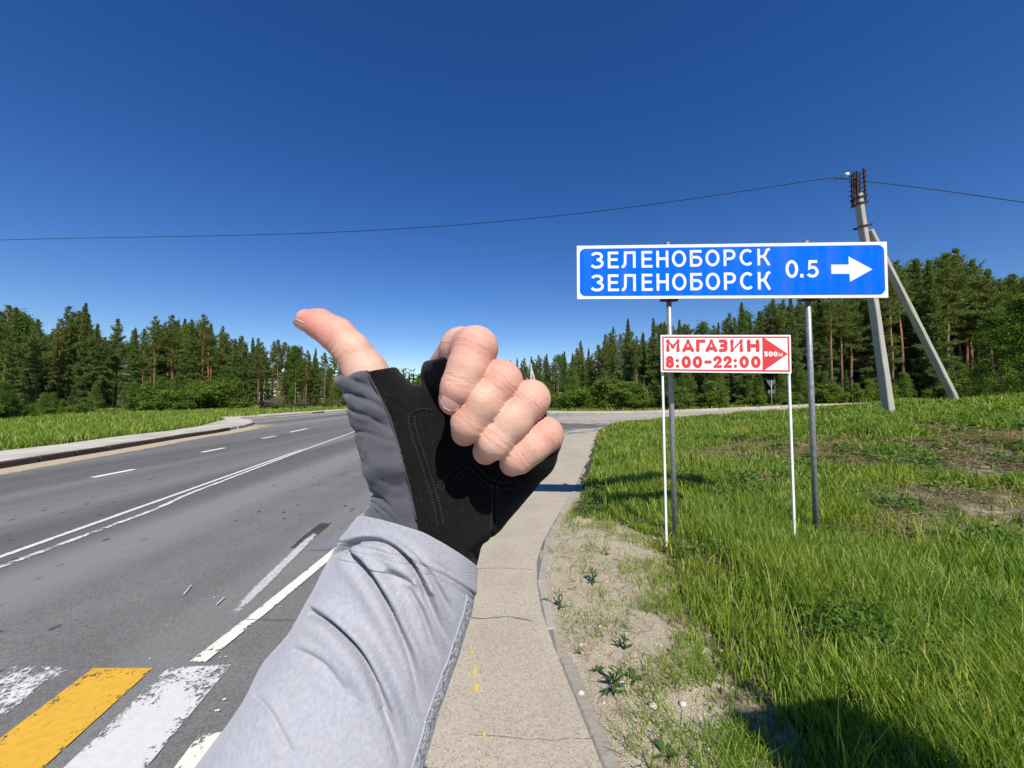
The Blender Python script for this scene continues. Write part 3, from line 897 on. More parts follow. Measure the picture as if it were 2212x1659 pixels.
# trees standing deeper in the wood
def skyline(lst, u):
    a = sorted((t[0], t[1]) for t in lst); return np.interp(u, [t[0] for t in a], [t[1] for t in a])
for lst, df, n, rngu, where in ((left, dl, 205, (-80, 850), 'left forest'), (right, dr, 250, (1100, 2320), 'forest behind the signs')):
    for i in range(n):
        u = r.uniform(*rngu); d = df(u) + (r.uniform(2.5, 20) if i % 3 else r.uniform(18, 45))
        v = skyline(lst, u) + (r.uniform(2, 40) if i % 2 else r.uniform(8, 60))
        k = r.choice(['pine', 'spruce', 'spruce', 'birch'], p=[.42, .3, .18, .10]); p = P(u, v, d)
        put_tree(k, p[0], p[1], p[2], f'slender {k} deeper in the {where}, half hidden by front trees', f'trees deeper in the {where}', r)
# the wood that closes the horizon, one mass of far conifers
xs_ = []; 
for i in range(900):
    az = math.radians(r.uniform(-62, 62)); d = r.uniform(150, 260); x_, y_ = d * math.sin(az), d * math.cos(az)
    h_ = r.uniform(7, 12); n_ = 40; t_ = r.random(n_) ** .8; a_ = r.random(n_) * 6.28
    R_ = h_ * .17 * (1 - t_) + .1
    c_ = np.stack([x_ + R_ * np.cos(a_) * .6, y_ + R_ * np.sin(a_) * .6, base_h(x_, y_) + h_ * (.05 + .95 * t_)], 1)
    xs_.append(tuft_tris(c_, np.stack([np.cos(a_), np.sin(a_), -.2 + .6 * t_], 1), 1.5, .55, r, 2, .5))
V = np.vstack(xs_)
tag(mesh('distant_forest', V, quads(V), M_SPRUCE), 'dark far-off conifer forest closing the horizon', 'forest', kind='stuff')
# shrubs at the foot of the woods
nb = 0
def hedge(prof, df, n, rngu, where, wid, group):
    us = np.sort(np.linspace(rngu[0], rngu[1], n) + r.uniform(-6, 6, n))
    for i, u in enumerate(us):
        d = df(u) + r.uniform(-2.2, 1.0)
        v = np.interp(u, [q[0] for q in prof], [q[1] for q in prof]) + r.uniform(-6, 16) + 18 * (r.random() < .35)
        p = P(u, v, d)
        put_tree('shrub', p[0], p[1], p[2], f'green leafy shrub {where}, {nth(i + 1)} from the left', group, r, wid * r.uniform(.8, 1.25))
    # saplings that rise out of the shrubs
    for i, u in enumerate(np.sort(r.uniform(rngu[0], rngu[1], n * 2 // 3))):
        k = r.choice(['broadleaf', 'birch', 'spruce'], p=[.5, .2, .3]); d = df(u) + r.uniform(-1.5, 2.0)
        v = np.interp(u, [q[0] for q in prof], [q[1] for q in prof]) - r.uniform(2, 34); p = P(u, v, d)
        put_tree(k, p[0], p[1], p[2], f'young {k} sapling {where}, {nth(i + 1)} sapling from the left', group.replace('shrubs', 'saplings'), r, 1.15 if k != 'spruce' else 1.3)
hedge([(-60, 850), (0, 858), (60, 855), (110, 875), (175, 852), (230, 866), (280, 856), (330, 818), (380, 828), (420, 802), (480, 818), (525, 858), (560, 866), (760, 868)],
      lambda u: dl(u) - 6.5, 44, (-60, 755), 'at the foot of the left forest', 1.25, 'shrubs along the left forest')
hedge([(1150, 838), (1230, 822), (1290, 808), (1350, 812), (1440, 836), (1500, 835), (1560, 822), (1640, 836), (1720, 838), (1800, 822), (1900, 812), (1960, 835), (2060, 815), (2110, 800), (2200, 790), (2260, 780)],
      lambda u: np.interp(u, [1150, 1250, 1400, 2300], [47, 42, 40.5, 39.5]), 44, (1150, 2260), 'behind the side road', 1.2, 'shrubs behind the side road')

# ---------------------------------------------------------------- grass
def grass_mat(name, a, b, c, d, trans=.46):
    m = NM(name, .5, .3)
    colr = m.ramp(m.island(), [(0, a), (.5, b), (.93, c), (1, d)])
    big = m.noise(.9, 3, m.gpos())
    colr = m.mix(m.ramp(big, [(.4, 0), (.7, .6)]), colr, m.mix(1.0, colr, (1.45, 1.12, .9, 1), 'MULTIPLY'))
    m.leafy(colr, trans, (1.25, 1.3, .45, 1))
    return m.m
M_GRASS = grass_mat('grass_blades', (.09, .18, .02, 1), (.195, .315, .038, 1), (.37, .47, .095, 1), (.54, .47, .22, 1))
M_STRAW = grass_mat('dry_grass', (.16, .12, .06, 1), (.30, .235, .13, 1), (.42, .35, .21, 1), (.5, .44, .3, 1), .2)

def blades(px, py, h, w, lean, r, name, mat, label, flat=False, twist=1.0):
    n = len(px); pz = land(px, py) - .01
    a = r.random(n) * 6.283; ca, sa = np.cos(a), np.sin(a)
    ln = lean * (.3 + r.random(n)); b2 = a + r.normal(0, .5, n)
    # the broad side turns every way
    tw = a + math.pi / 2 + r.normal(0, .9, n)
    sx, sy = np.cos(tw), np.sin(tw)
    ts = np.array([0, .4, .75, 1.0]); ws = np.array([1.0, .9, .55, .0])
    rows = []
    for t, wk in zip(ts, ws):
        out = h * ln * t ** 1.9
        z = h * t * (1 - .35 * np.minimum(ln, 1.2) * t) if not flat else h * (.25 + .6 * ln * t * (1.3 - t))
        if flat: out = h * t * (1.4 + .8 * ln)
        c = np.stack([px + ca * out, py + sa * out, pz + z], 1)
        s = np.stack([sx, sy, np.zeros(n)], 1) * (w * wk * .5)[:, None]
        if wk > 0: rows += [c - s, c + s]
        else: rows += [c]
    V = np.stack(rows, 1).reshape(-1, 3)
    b = np.arange(n)[:, None] * 7
    T = np.concatenate([b + np.array(q) for q in ([0, 1, 3], [0, 3, 2], [2, 3, 5], [2, 5, 4], [4, 5, 6])], 0)
    o = mesh(name, V, T, mat)
    return tag(o, label, name.replace('_', ' '), kind='stuff')

def wedge(n, d0, d1, p, r, u0, u1):
    """random ground spots by distance (density falls as distance to the power p) and bearing"""
    e = 2 - p; q = r.random(n)
    d = (d0 ** e + q * (d1 ** e - d0 ** e)) ** (1 / e)
    u = r.uniform(u0, u1, n)
    return (u - CX) / F * d, d

r = np.random.default_rng(5)
x, y = wedge(380000, 1.15, 26, 1.45, r, 1180, 2420)
ok = inside(BANK_POLY, x, y); x, y = x[ok], y[ok]
bare = bare_soil(x, y); nz = vnoise(x * 1.7, y * 1.7) ; nz2 = vnoise(x * 5, y * 5 + 40)
dl_ = dist_line(BANK_LINE, x, y)
dens = np.clip(1.1 - bare * 1.5, 0, 1) * (.30 + .9 * smooth(.3, .62, nz)) * (.4 + .8 * smooth(.3, .6, nz2))
dryz = dry_zone(x, y)      # thin dry grass on the right
dens *= 1 - .72 * dryz
ok = (r.random(len(x)) < dens) & (dl_ > .12 + .1 * nz2)
x, y = x[ok], y[ok]
d = np.hypot(x, y); edge_d = dist_line(BANK_LINE, x, y)
h = (.06 + .22 * vnoise(x * 1.3, y * 1.3 + 7) + .05 * vnoise(x * 5, y * 5 + 7) + .09 * r.random(len(x)) ** 2) * (1 - .45 * bare[ok]) * (1 - .35 * dryz[ok]) * (.7 + .3 * smooth(.1, .8, edge_d))
h = h * (.5 + .5 * smooth(0, .8, dist_line(GRASS_EDGE, x, y)))
blades(x, y, h * 1.05, np.maximum(.0085, .0022 * d) * r.uniform(.5, 1.4, len(x)), .40, r, 'grass', M_GRASS, 'tall green grass covering the bank under the signs')
# taller stalks and clumps standing out of the grass
x, y = wedge(16000, 1.3, 20, 1.3, r, 1250, 2420)
ok = inside(BANK_POLY, x, y) & (bare_soil(x, y) < .2) & (vnoise(x * 2.6 + 11, y * 2.6) > .62) & (dist_line(BANK_LINE, x, y) > .3); x, y = x[ok], y[ok]
blades(x, y, r.uniform(.22, .46, len(x)), np.maximum(.006, .0018 * np.hypot(x, y)) * r.uniform(.6, 1.2, len(x)), .35, r, 'tall_grass', M_GRASS, 'taller grass stalks rising above the rest of the bank')
# low broad-leaved herbs between the blades
x, y = wedge(9000, 1.4, 18, 1.3, r, 1260, 2420)
ok = inside(BANK_POLY, x, y) & (bare_soil(x, y) < .5) & (vnoise(x * 1.9 + 31, y * 1.9) + .25 * r.random(len(x)) > .80) & (dist_line(BANK_LINE, x, y) > .25); x, y = x[ok], y[ok]
cc_ = np.repeat(np.stack([x, y, land(x, y)], 1), 14, 0) + r.normal(0, 1, (len(x) * 14, 3)) * (.05, .05, .035) + (0, 0, .13)
V = leaf_quads(cc_, .038 * np.maximum(1, (np.repeat(np.hypot(x, y), 14) / 4) ** .6), r, .55)
M_HERB = foliage_mat('herb_leaves', (.05, .115, .016, 1), (.09, .175, .026, 1), (.15, .25, .045, 1), .35, objvar=0)
tag(mesh('herbs', V, quads(V), M_HERB), 'dark green broad-leaved herbs mixed into the grass of the bank', 'herbs', kind='stuff')
# sparse short shoots in the sand
x, y = wedge(48000, 1.2, 6, 1.2, r, 1150, 1720)
cl = vnoise(x * 4.5, y * 4.5 + 3)
ok = inside(SAND_POLY, x, y) & (r.random(len(x)) < smooth(.36, .7, cl) * (.25 + .75 * (1 - smooth(.05, .5, dist_line(GRASS_EDGE, x, y))))) & (dist_line(BANK_LINE, x, y) > .1)
x, y = x[ok], y[ok]
blades(x, y, r.uniform(.04, .15, len(x)), r.uniform(.003, .0055, len(x)), .8, r, 'sparse_grass', M_GRASS, 'thin green shoots scattered over the sandy strip by the path')
x, y = wedge(80000, 1.2, 11, 1.2, r, 1150, 2420)
ok = inside(BANK_POLY, x, y) & (dist_line(BANK_LINE, x, y) > .1)
b = bare_soil(x, y); dz = dry_zone(x, y)
ok &= r.random(len(x)) < np.clip(.55 * b * smooth(.35, .7, vnoise(x * 6, y * 6)) + .9 * dz * smooth(.3, .7, vnoise(x * 2, y * 2)) + .025, 0, 1)
x, y = x[ok], y[ok]
blades(x, y, np.where(bare_soil(x, y) > .5, r.uniform(.02, .07, len(x)), r.uniform(.08, .32, len(x)) * (.35 + .65 * smooth(2, 5, y))), np.maximum(.0025, .0012 * np.hypot(x, y)) * r.uniform(.6, 1.3, len(x)), 1.0, r, 'dry_grass', M_STRAW, 'dry yellow straw lying on the bare patches of the bank', flat=True)
# verges across the road
INN = resample(inner, .5)
x, y = wedge(110000, 8.5, 50, 1.3, r, -120, 560)
ok = inside(LEFT_POLY, x, y) & (dist_line(LEFT_KERB_LINE, x, y) > 1.0)
INPOLY = np.vstack([inner, [(-40, 30), (-60, 5)]])
ok &= ~(inside(np.vstack([kk, inner[::-1]]), x, y)) & (dist_line(INN, x, y) > .05) & ~((y < 27) & ~inside(np.vstack([inner, GL([(455, 906)]), [(-60, 60), (-90, -40)]]), x, y))
x, y = x[ok], y[ok]; d = np.hypot(x, y)
blades(x, y, r.uniform(.15, .5, len(x)), .0013 * d * r.uniform(.7, 1.4, len(x)), .5, r, 'verge_grass', M_GRASS, 'green grass verge left of the road below the shrubs')
x, y = wedge(90000, 30, 62, 1.0, r, 480, 2330)
dk = np.minimum(dist_line(SIDE_FAR, x, y), dist_line(FARL, x, y))
ok = (inside(RIGHT_POLY, x, y) | inside(LEFT_POLY, x, y)) & (dk > 1.95) & (dk < 9) & (r.random(len(x)) < 1.1 - dk / 10)
x, y = x[ok], y[ok]; d = np.hypot(x, y)
blades(x, y, r.uniform(.15, .45, len(x)), .0013 * d * r.uniform(.7, 1.4, len(x)), .5, r, 'roadside_grass', M_GRASS, 'short green grass strip between the far kerbs and the forest')

# ---------------------------------------------------------------- weeds and stones by the path
M_WEED = foliage_mat('weed_leaves', (.035, .085, .014, 1), (.055, .12, .02, 1), (.09, .17, .03, 1), .3, objvar=.2)
def weed(u, v, hgt, n, spread, label, seed, stem=True):
    r = np.random.default_rng(seed); g = G(u, v)
    z = float(land(np.array([g[0]]), np.array([g[1]]))[0])
    o = empty('weed', (g[0], g[1], z))
    ns = 3 if stem else 1
    tips = []
    for s in range(ns):
        a = r.random() * 6.28; L = hgt * r.uniform(.7, 1)
        pts = [np.array((0, 0, -.01)), np.array((math.cos(a) * .1 * L, math.sin(a) * .1 * L, .5 * L)), np.array((math.cos(a) * .3 * L, math.sin(a) * .3 * L, L))]
        if stem:
            link('stem', mesh_data('stem', (m_ := MB().tube(pts, [.003, .0025, .0015], 5)).v, m_.f, M_WEED), o)
        tips.append(pts)
    for i in range(n):
        pts = tips[i % ns]; t = (.1 + .9 * (i / n)) if stem else 0
        b = pts[0] * (1 - t) + pts[2] * t if stem else np.zeros(3)
        a = i * 2.4 + r.normal(0, .3); L = spread * r.uniform(.6, 1.1) * (1.1 - .5 * t); el = r.uniform(.25, .9)
        d = np.array((math.cos(a), math.sin(a), 0)); s = np.array((-math.sin(a), math.cos(a), 0))
        V = []; ws = [.02, .085, .11, .07, 0]
        for k, w in enumerate(ws):
            q = k / 4; c = b + d * L * q * math.cos(el) + np.array((0, 0, 1)) * L * (math.sin(el) * q - .35 * q * q)
            V += [c - s * w * L, c + np.array((0, 0, -.03 * L)) * (w > 0), c + s * w * L]
        Fs = [(3 * k + j, 3 * k + j + 1, 3 * k + j + 4, 3 * k + j + 3) for k in range(4) for j in range(2)]
        link('leaf', mesh_data('leaf', V, Fs, M_WEED, True), o)
    tag(o, label, 'weed', 'weeds growing in the sand by the path')
weed(1211, 1318, .13, 12, .085, 'small upright weed growing against the path edging', 1)
weed(1282, 1268, .15, 16, .10, 'bushy dark green weed in the sand below the red sign', 2)
weed(1325, 1503, .14, 18, .12, 'broad-leaved weed in the sand nearest the path edging, beside a dark shadow', 3)
weed(1372, 1478, .09, 10, .09, 'low round-leaved weed right of the broad-leaved weed', 4, False)
weed(1292, 1455, .07, 9, .06, 'tiny weed just left and above the broad-leaved weed', 5, False)
weed(1310, 1208, .10, 10, .07, 'spiky green weed in the sand left of the white sign post', 6)
weed(1349, 1412, .11, 9, .09, 'single weed with wide leaves halfway across the sandy strip', 7)
weed(1252, 1420, .06, 7, .05, 'tiny seedling close to the broken edging', 8)
weed(1438, 1640, .08, 9, .08, 'low weed at the bottom edge of the sandy strip', 9, False)
weed(1180, 1300, .04, 6, .04, 'tiny seedling squeezed at the path edging beside the upright weed', 10, False)

r = np.random.default_rng(77)
ico = np.array([(0, 0, 1), (.89, 0, .45), (.28, .85, .45), (-.72, .53, .45), (-.72, -.53, .45), (.28, -.85, .45), (.72, .53, -.45), (-.28, .85, -.45), (-.89, 0, -.45), (-.28, -.85, -.45), (.72, -.53, -.45), (0, 0, -1)])
icf = np.array([(0, 1, 2), (0, 2, 3), (0, 3, 4), (0, 4, 5), (0, 5, 1), (1, 6, 2), (2, 7, 3), (3, 8, 4), (4, 9, 5), (5, 10, 1), (6, 7, 2), (7, 8, 3), (8, 9, 4), (9, 10, 5), (10, 6, 1), (11, 7, 6), (11, 8, 7), (11, 9, 8), (11, 10, 9), (11, 6, 10)])
x, y = wedge(5200, 1.3, 7, 1.3, r, 1130, 2400)
ok = inside(BANK_POLY, x, y) & (r.random(len(x)) < bare_soil(x, y) * .9 + .02) & (dist_line(BANK_LINE, x, y) > .09); x, y = x[ok], y[ok]
n = len(x); s = (.003 + .009 * r.random(n) ** 3)
V = ico[None] * (s[:, None, None] * r.uniform(.6, 1.2, (n, 12, 1))) * np.array((1.2, 1, .65)) + np.stack([x, y, land(x, y) + .002], 1)[:, None]
T = (icf[None] + np.arange(n)[:, None, None] * 12).reshape(-1, 3)
m = NM('pebbles', .9, .2); m.color(m.ramp(m.island(), [(0, (.2, .17, .13, 1)), (.6, (.42, .37, .28, 1)), (1, (.62, .58, .5, 1))]))
tag(mesh('pebbles', V.reshape(-1, 3), T, m.m, smooth_=True), 'small pale pebbles scattered over the sand', 'pebbles', kind='stuff')
M_STONE = plain('pale_stone', (.5, .46, .38, 1), .9, .2, var=.3, bump=.4, bscale=90)
for (u, v, s, lb) in [(1344, 1488, .028, 'pale round stone beside the round-leaved weed'), (1255, 1506, .022, 'small cream stone next to the path edging'), (1412, 1540, .026, 'pale stone low on the sandy strip near the grass'), (1475, 1535, .022, 'small pale stone at the edge of the tall grass'),
                      (1297, 1363, .018, 'little white stone above the broken edging')]:
    g = G(u, v); z = float(land(np.array([g[0]]), np.array([g[1]]))[0])
    tag(mesh('stone', ico * s * r.uniform(.75, 1.15, (12, 1)) * np.array((1.1, 1, .7)) + np.array((g[0], g[1], z + s * .3)), icf, M_STONE, smooth_=True), lb, 'stone', 'stones on the sandy strip')

# ================================================================== SIGNS
M_GALV = NM('galvanised_steel', .45, .5); M_GALV.b.inputs['Metallic'].default_value = .35
_k = M_GALV.mix(.5, M_GALV.noise(14, 5), M_GALV.voronoi(30, 'Distance'))
M_GALV.color(M_GALV.mix(M_GALV.ramp(_k, [(.2, 0), (.7, 1)]), (.19, .205, .21, 1), (.34, .355, .36, 1))); M_GALV.bump(M_GALV.noise(80, 3), .15, .002); M_GALV = M_GALV.m
M_SIGNWHITE = plain('white_reflective_film', (.80, .80, .78, 1), .45, .4, var=.05, vscale=8)
M_SIGNBLUE = plain('blue_reflective_film', (.0, .108, .66, 1), .7, .05, var=.06, vscale=3)
M_SIGNRED = plain('red_sign_print', (.62, .05, .055, 1), .5, .4, var=.06, vscale=6)
M_BOARD = plain('white_sign_board', (.84, .83, .82, 1), .5, .4, var=.04, vscale=6)
M_WPOST = plain('white_painted_post', (.78, .77, .75, 1), .5, .4, var=.08, vscale=12)
M_BACK = plain('grey_sheet_back', (.12, .125, .13, 1), .5, .4, metal=.3)
M_STEEL = plain('dark_rusty_steel', (.045, .028, .026, 1), .75, .3, var=.4, vscale=18, bump=.3)
M_SCREW = plain('screw_head', (.35, .35, .35, 1), .4, .5, metal=.6)

def weathered(name, c, rough=.5, spec=.2, amt=.35):
    """sign film with faint dirt runs and dust"""
    m = NM(name, rough, spec)
    run = m.noise(9, 4, m.mapping((1, 1, .12), (0, 0, 0), m.gpos())); spk = m.noise(60, 5, m.gpos(), .65)
    k = m.math('MULTIPLY', m.ramp(run, [(.48, 0), (.72, 1)]), m.ramp(spk, [(.35, .3), (.65, 1)]))
    b = m.mix(m.noise(1.6, 3, m.gpos()), tuple(x * .93 for x in c[:3]) + (1,), c)
    m.color(m.mix(m.math('MULTIPLY', k, amt), b, (.33, .30, .25, 1))); return m.m
M_SIGNWHITE = weathered('white_reflective_film', (.74, .74, .72, 1)); M_SIGNBLUE = weathered('blue_reflective_film', (.0, .128, .68, 1), .7, .05, .10)
M_SIGNRED = weathered('red_sign_print', (.60, .05, .055, 1), .5, .2, .15); M_BOARD = weathered('white_sign_board', (.78, .77, .76, 1), amt=.22)
class Panel:
    """a flat board: maps board fractions (s right, t down) to places"""
    def __init__(s, tl, tr_, bl, thick=.02):
        s.o = np.array(tl, float); s.x = np.array(tr_, float) - s.o; s.y = np.array(bl, float) - s.o
        s.W = np.linalg.norm(s.x); s.H = np.linalg.norm(s.y)
        n = np.cross(s.x, -s.y); s.n = n / np.linalg.norm(n)            # towards the reader
        if np.dot(s.n, EYEP - s.o) < 0: s.n = -s.n
        s.ex = s.x / s.W; s.ey = -s.y / s.H
    def pt(s, x, y, out=0.0):      # metres from the top left corner
        return s.o + s.ex * x - s.ey * y + s.n * out
    def slab(s, poly, out, thick, name, mat, parent):
        n = len(poly)
        V = [s.pt(x, y, out) for x, y in poly] + [s.pt(x, y, out - thick) for x, y in poly]
        Fs = [tuple(range(n)), tuple(range(2 * n - 1, n - 1, -1))] + [(i, (i + 1) % n, n + (i + 1) % n, n + i) for i in range(n)]
        return mesh(name, V, Fs, mat, parent)

def rrect(x0, y0, x1, y1, r, n=8):
    q = []
    for cx, cy, a0 in ((x1 - r, y0 + r, -90), (x1 - r, y1 - r, 0), (x0 + r, y1 - r, 90), (x0 + r, y0 + r, 180)):
        for i in range(n + 1):
            a = math.radians(a0 + 90 * i / n); q.append((cx + r * math.cos(a), cy + r * math.sin(a)))
    return q

def arc(cx, cy, rx, ry, a0, a1, n=22):
    """angles in degrees, 0 = right, 90 = down"""
    return [(cx + rx * math.cos(math.radians(a0 + (a1 - a0) * i / n)), cy + ry * math.sin(math.radians(a0 + (a1 - a0) * i / n))) for i in range(n + 1)]

# letters as pen strokes in a unit-high box: name -> (width, [stroke, ...]); strokes run along the middle of the pen
def glyphs(p):
    h = p / 2; L = {}
    a, b = h, 1 - h                     # top and bottom pen line
    L['З'] = (.62, [arc(.28, (a + .47) / 2, .26, (.47 - a) / 2, -160, 90), arc(.28, (b + .47) / 2, .30, (b - .47) / 2, -90, 155)])
    L['Е'] = (.58, [[(.58, a), (h, a), (h, b), (.60, b)], [(h, .48), (.54, .48)]])
    L['Л'] = (.76, [[(0.0, b), (.08, b), (.15, b - .08), (.19, .7), (.20, a), (.76 - h, a), (.76 - h, 1)]])
    L['Н'] = (.68, [[(h, 0), (h, 1)], [(.68 - h, 0), (.68 - h, 1)], [(h, .48), (.68 - h, .48)]])
    L['О'] = (.80, [arc(.40, .5, .40 - h, .5 - h, 0, 360, 36)])
    L['Б'] = (.66, [[(.62, a), (h, a), (h, b), (.36, b)] + arc(.36, (b + .43) / 2, .30 - h, (b - .43) / 2, 90, -90, 16) + [(h, .43)]])
    L['Р'] = (.66, [[(h, 1), (h, a), (.36, a)] + arc(.36, (a + .56) / 2, .30 - h, (.56 - a) / 2, -90, 90, 16) + [(h, .56)]])
    L['С'] = (.74, [arc(.42, .5, .42 - h, .5 - h, -48, -312, 30)])
    L['К'] = (.70, [[(h, 0), (h, 1)], [(.66, .02), (.52, .08), (.42, .34), (.30, .47), (h, .48)], [(.34, .46), (.62, 1.0)]])
    L['0'] = (.68, [arc(.34, .5, .34 - h, .5 - h, 0, 360, 36)])
    L['.'] = (.20, [[(.02, 1 - .1), (.2, 1 - .1)]])
    L['5'] = (.64, [[(.58, a), (.16, a), (.11, .46)] + arc(.28, (b + .40) / 2, .36 - h, (b - .40) / 2, -115, 150, 22)])
    return L
def round_glyphs(p):
    h = p / 2; a, b = h, 1 - h; L = {}
    L['М'] = (1.06, [[(h, b), (h, a), (.53, .60), (1.06 - h, a), (1.06 - h, b)]])
    L['А'] = (.95, [[(h, b), (.475, a), (.95 - h, b)], [(.24, .72), (.71, .72)]])
    L['Г'] = (.77, [[(h, b), (h, a), (.77 - h, a)]])
    L['З'] = (.72, [[(h, a)] + arc(.40, (a + .48) / 2, .27 - h + .06, (.48 - a) / 2, -90, 90, 12) + [(.25, .48)], [(.3, .48)] + arc(.40, (b + .48) / 2, .32 - h + .0, (b - .48) / 2, -90, 90, 12) + [(h, b)]])
    L['И'] = (1.02, [[(h, a), (h, b), (1.02 - h, a), (1.02 - h, b)]])
    L['Н'] = (1.0, [[(h, a), (h, b)], [(1.0 - h, a), (1.0 - h, b)], [(h, .5), (1.0 - h, .5)]])
    L['8'] = (.70, [arc(.35, (a + .47) / 2, .31 - h, (.47 - a) / 2, 0, 360, 24), arc(.35, (b + .47) / 2, .35 - h, (b - .47) / 2, 0, 360, 24)])
    L['0'] = (.80, [arc(.40, .5, .40 - h, .5 - h, 0, 360, 30)])
    L[':'] = (.30, [[(.15, .38), (.15, .381)], [(.15, .84), (.15, .841)]])
    L['-'] = (.64, [[(h, .5), (.64 - h, .5)]])
    L['2'] = (.72, [arc(.36, .34, .36 - h, .34 - h, 190, 395, 18) + [(h + .02, b), (.72 - h, b)]])
    L['5'] = (.74, [[(.68 - h, a), (h + .04, a), (h + .02, .42)] + arc(.34, (b + .42) / 2, .40 - h, (b - .42) / 2, -90, 140, 16)])
    L['м'] = (.92, [[(h, b), (h, .36), (.46, .80), (.92 - h, .36), (.92 - h, b)]])
    return L

def stroke_mesh(panel, strokes, x0, y0, sx, sy, pen, out, name, mat, parent, rnd=False):
    """thick pen strokes laid on the board as thin film"""
    V = []; Fs = []; lift = 0
    for st in strokes:
        q = np.array([(x0 + x * sx, y0 + y * sy) for x, y in st], float)
        q = q[np.concatenate([[True], np.hypot(*np.diff(q, axis=0).T) > 1e-5])] if len(q) > 2 else q
        closed = np.hypot(*(q[0] - q[-1])) < 1e-4 and len(q) > 3
        o = out + lift; lift += .00012
        n = len(q)
        if closed: q = q[:-1]; n -= 1
        L_, R_ = [], []
        for i in range(n):
            a = q[(i - 1) % n] if (closed or i > 0) else None
            b = q[(i + 1) % n] if (closed or i < n - 1) else None
            d1 = (q[i] - a) if a is not None else (b - q[i]); d2 = (b - q[i]) if b is not None else (q[i] - a)
            d1 = d1 / (np.hypot(*d1) + 1e-12); d2 = d2 / (np.hypot(*d2) + 1e-12)
            n1 = np.array((-d1[1], d1[0])); n2 = np.array((-d2[1], d2[0])); mm = n1 + n2
            mm = mm / (np.hypot(*mm) + 1e-12); k = 1 / max(.6, float(np.dot(mm, n1)))
            if rnd: k = min(k, 1.25)
            L_.append(q[i] + mm * k * pen / 2); R_.append(q[i] - mm * k * pen / 2)
        base = len(V)
        for i in range(n):
            V.append(panel.pt(*L_[i], o)); V.append(panel.pt(*R_[i], o))
        for i in range(n if closed else n - 1):
            j = (i + 1) % n
            Fs.append((base + 2 * i, base + 2 * j, base + 2 * j + 1, base + 2 * i + 1))
        if rnd and not closed:
            ends = [0, n - 1] + [i for i in range(1, n - 1) if np.dot(q[i] - q[i - 1], q[i + 1] - q[i]) < .5 * np.hypot(*(q[i] - q[i - 1])) * np.hypot(*(q[i + 1] - q[i]))]
            for i in ends:
                base = len(V); o2 = out + lift; lift += .00006
                for k in range(18):
                    g = 2 * math.pi * k / 18
                    V.append(panel.pt(q[i][0] + pen / 2 * math.cos(g), q[i][1] + pen / 2 * math.sin(g), o2))
                Fs.append(tuple(range(base, base + 18)))
    return mesh(name, V, Fs, mat, parent)

def persp(t, dL, dR): return t * dL / (dR + t * (dL - dR))

# ---- the blue direction sign
dL, dR = 4.155, 3.95
TL, BL = P(1246, 531, dL), P(1246, 647, dL)
TR, BR = P(1915.5, 522, dR), P(1919.6, 644.4, dR)
BL[:2] = TL[:2]; BRz = BR[2]; 
pn = Panel(TL, TL + (TR - TL), BL)
foot = lambda p: float(land(np.array([p[0]]), np.array([p[1]]))[0])
sgn = empty('direction_sign', (*((TL + TR)[:2] / 2), foot((TL + TR) / 2)))
W, H = pn.W, pn.H
pn.slab([(0, 0), (W, 0), (W, H), (0, H)], 0, .025, 'panel', M_SIGNWHITE, sgn)
bd = .034
fld = pn.slab(rrect(bd * .9, bd, W - bd * .9, H - bd, .06), .003, .0025, 'blue_field', M_SIGNBLUE, sgn)
sxy = lambda zx, zy: (persp((zx - 112) / (2046 - 112), dL, dR) * W, (zy - np.interp(zx, [112, 2046], [108, 82])) / np.interp(zx, [112, 2046], [334, 352]) * H)
GL1 = glyphs(.155)
pos = [('З', 203, 275), ('Е', 303, 370), ('Л', 390, 478), ('Е', 513, 580), ('Н', 606, 682), ('О', 703, 792), ('Б', 815, 893), ('О', 912, 1000), ('Р', 1025, 1100), ('С', 1125, 1207), ('К', 1235, 1318)]
for base_y in ((148, 253), (290, 395)):
    for ch, a, b in pos:
        x0, y0 = sxy(a, base_y[0] - (a - 203) * .0195); x1, y1 = sxy(b, base_y[1] - (b - 203) * .0195 if base_y[0] < 200 else base_y[1] - (b - 203) * .0105)
        if base_y[0] > 200: x0, y0 = sxy(a, base_y[0] - (a - 203) * .0165)
        w = GL1[ch][0]
        stroke_mesh(pn, GL1[ch][1], x0, y0, (x1 - x0) / w, (y1 - y0), .155 * (y1 - y0), .0042, 'letter', M_SIGNWHITE, fld)
for ch, a, b, ya, yb in (('0', 1410, 1487, 200, 310), ('.', 1497, 1520, 198, 308), ('5', 1545, 1614, 200, 308)):
    x0, y0 = sxy(a, ya); x1, y1 = sxy(b, yb); w = GL1[ch][0]
    stroke_mesh(pn, GL1[ch][1], x0, y0, (x1 - x0) / w, y1 - y0, (.165 if ch != '.' else .2) * (y1 - y0), .0042, 'digit', M_SIGNWHITE, fld)
pn.slab([sxy(*q) for q in ((1693, 227), (1803, 227), (1803, 176), (1950, 257), (1808, 335), (1806, 285), (1693, 285))], .0042, .001, 'arrow', M_SIGNWHITE, fld)
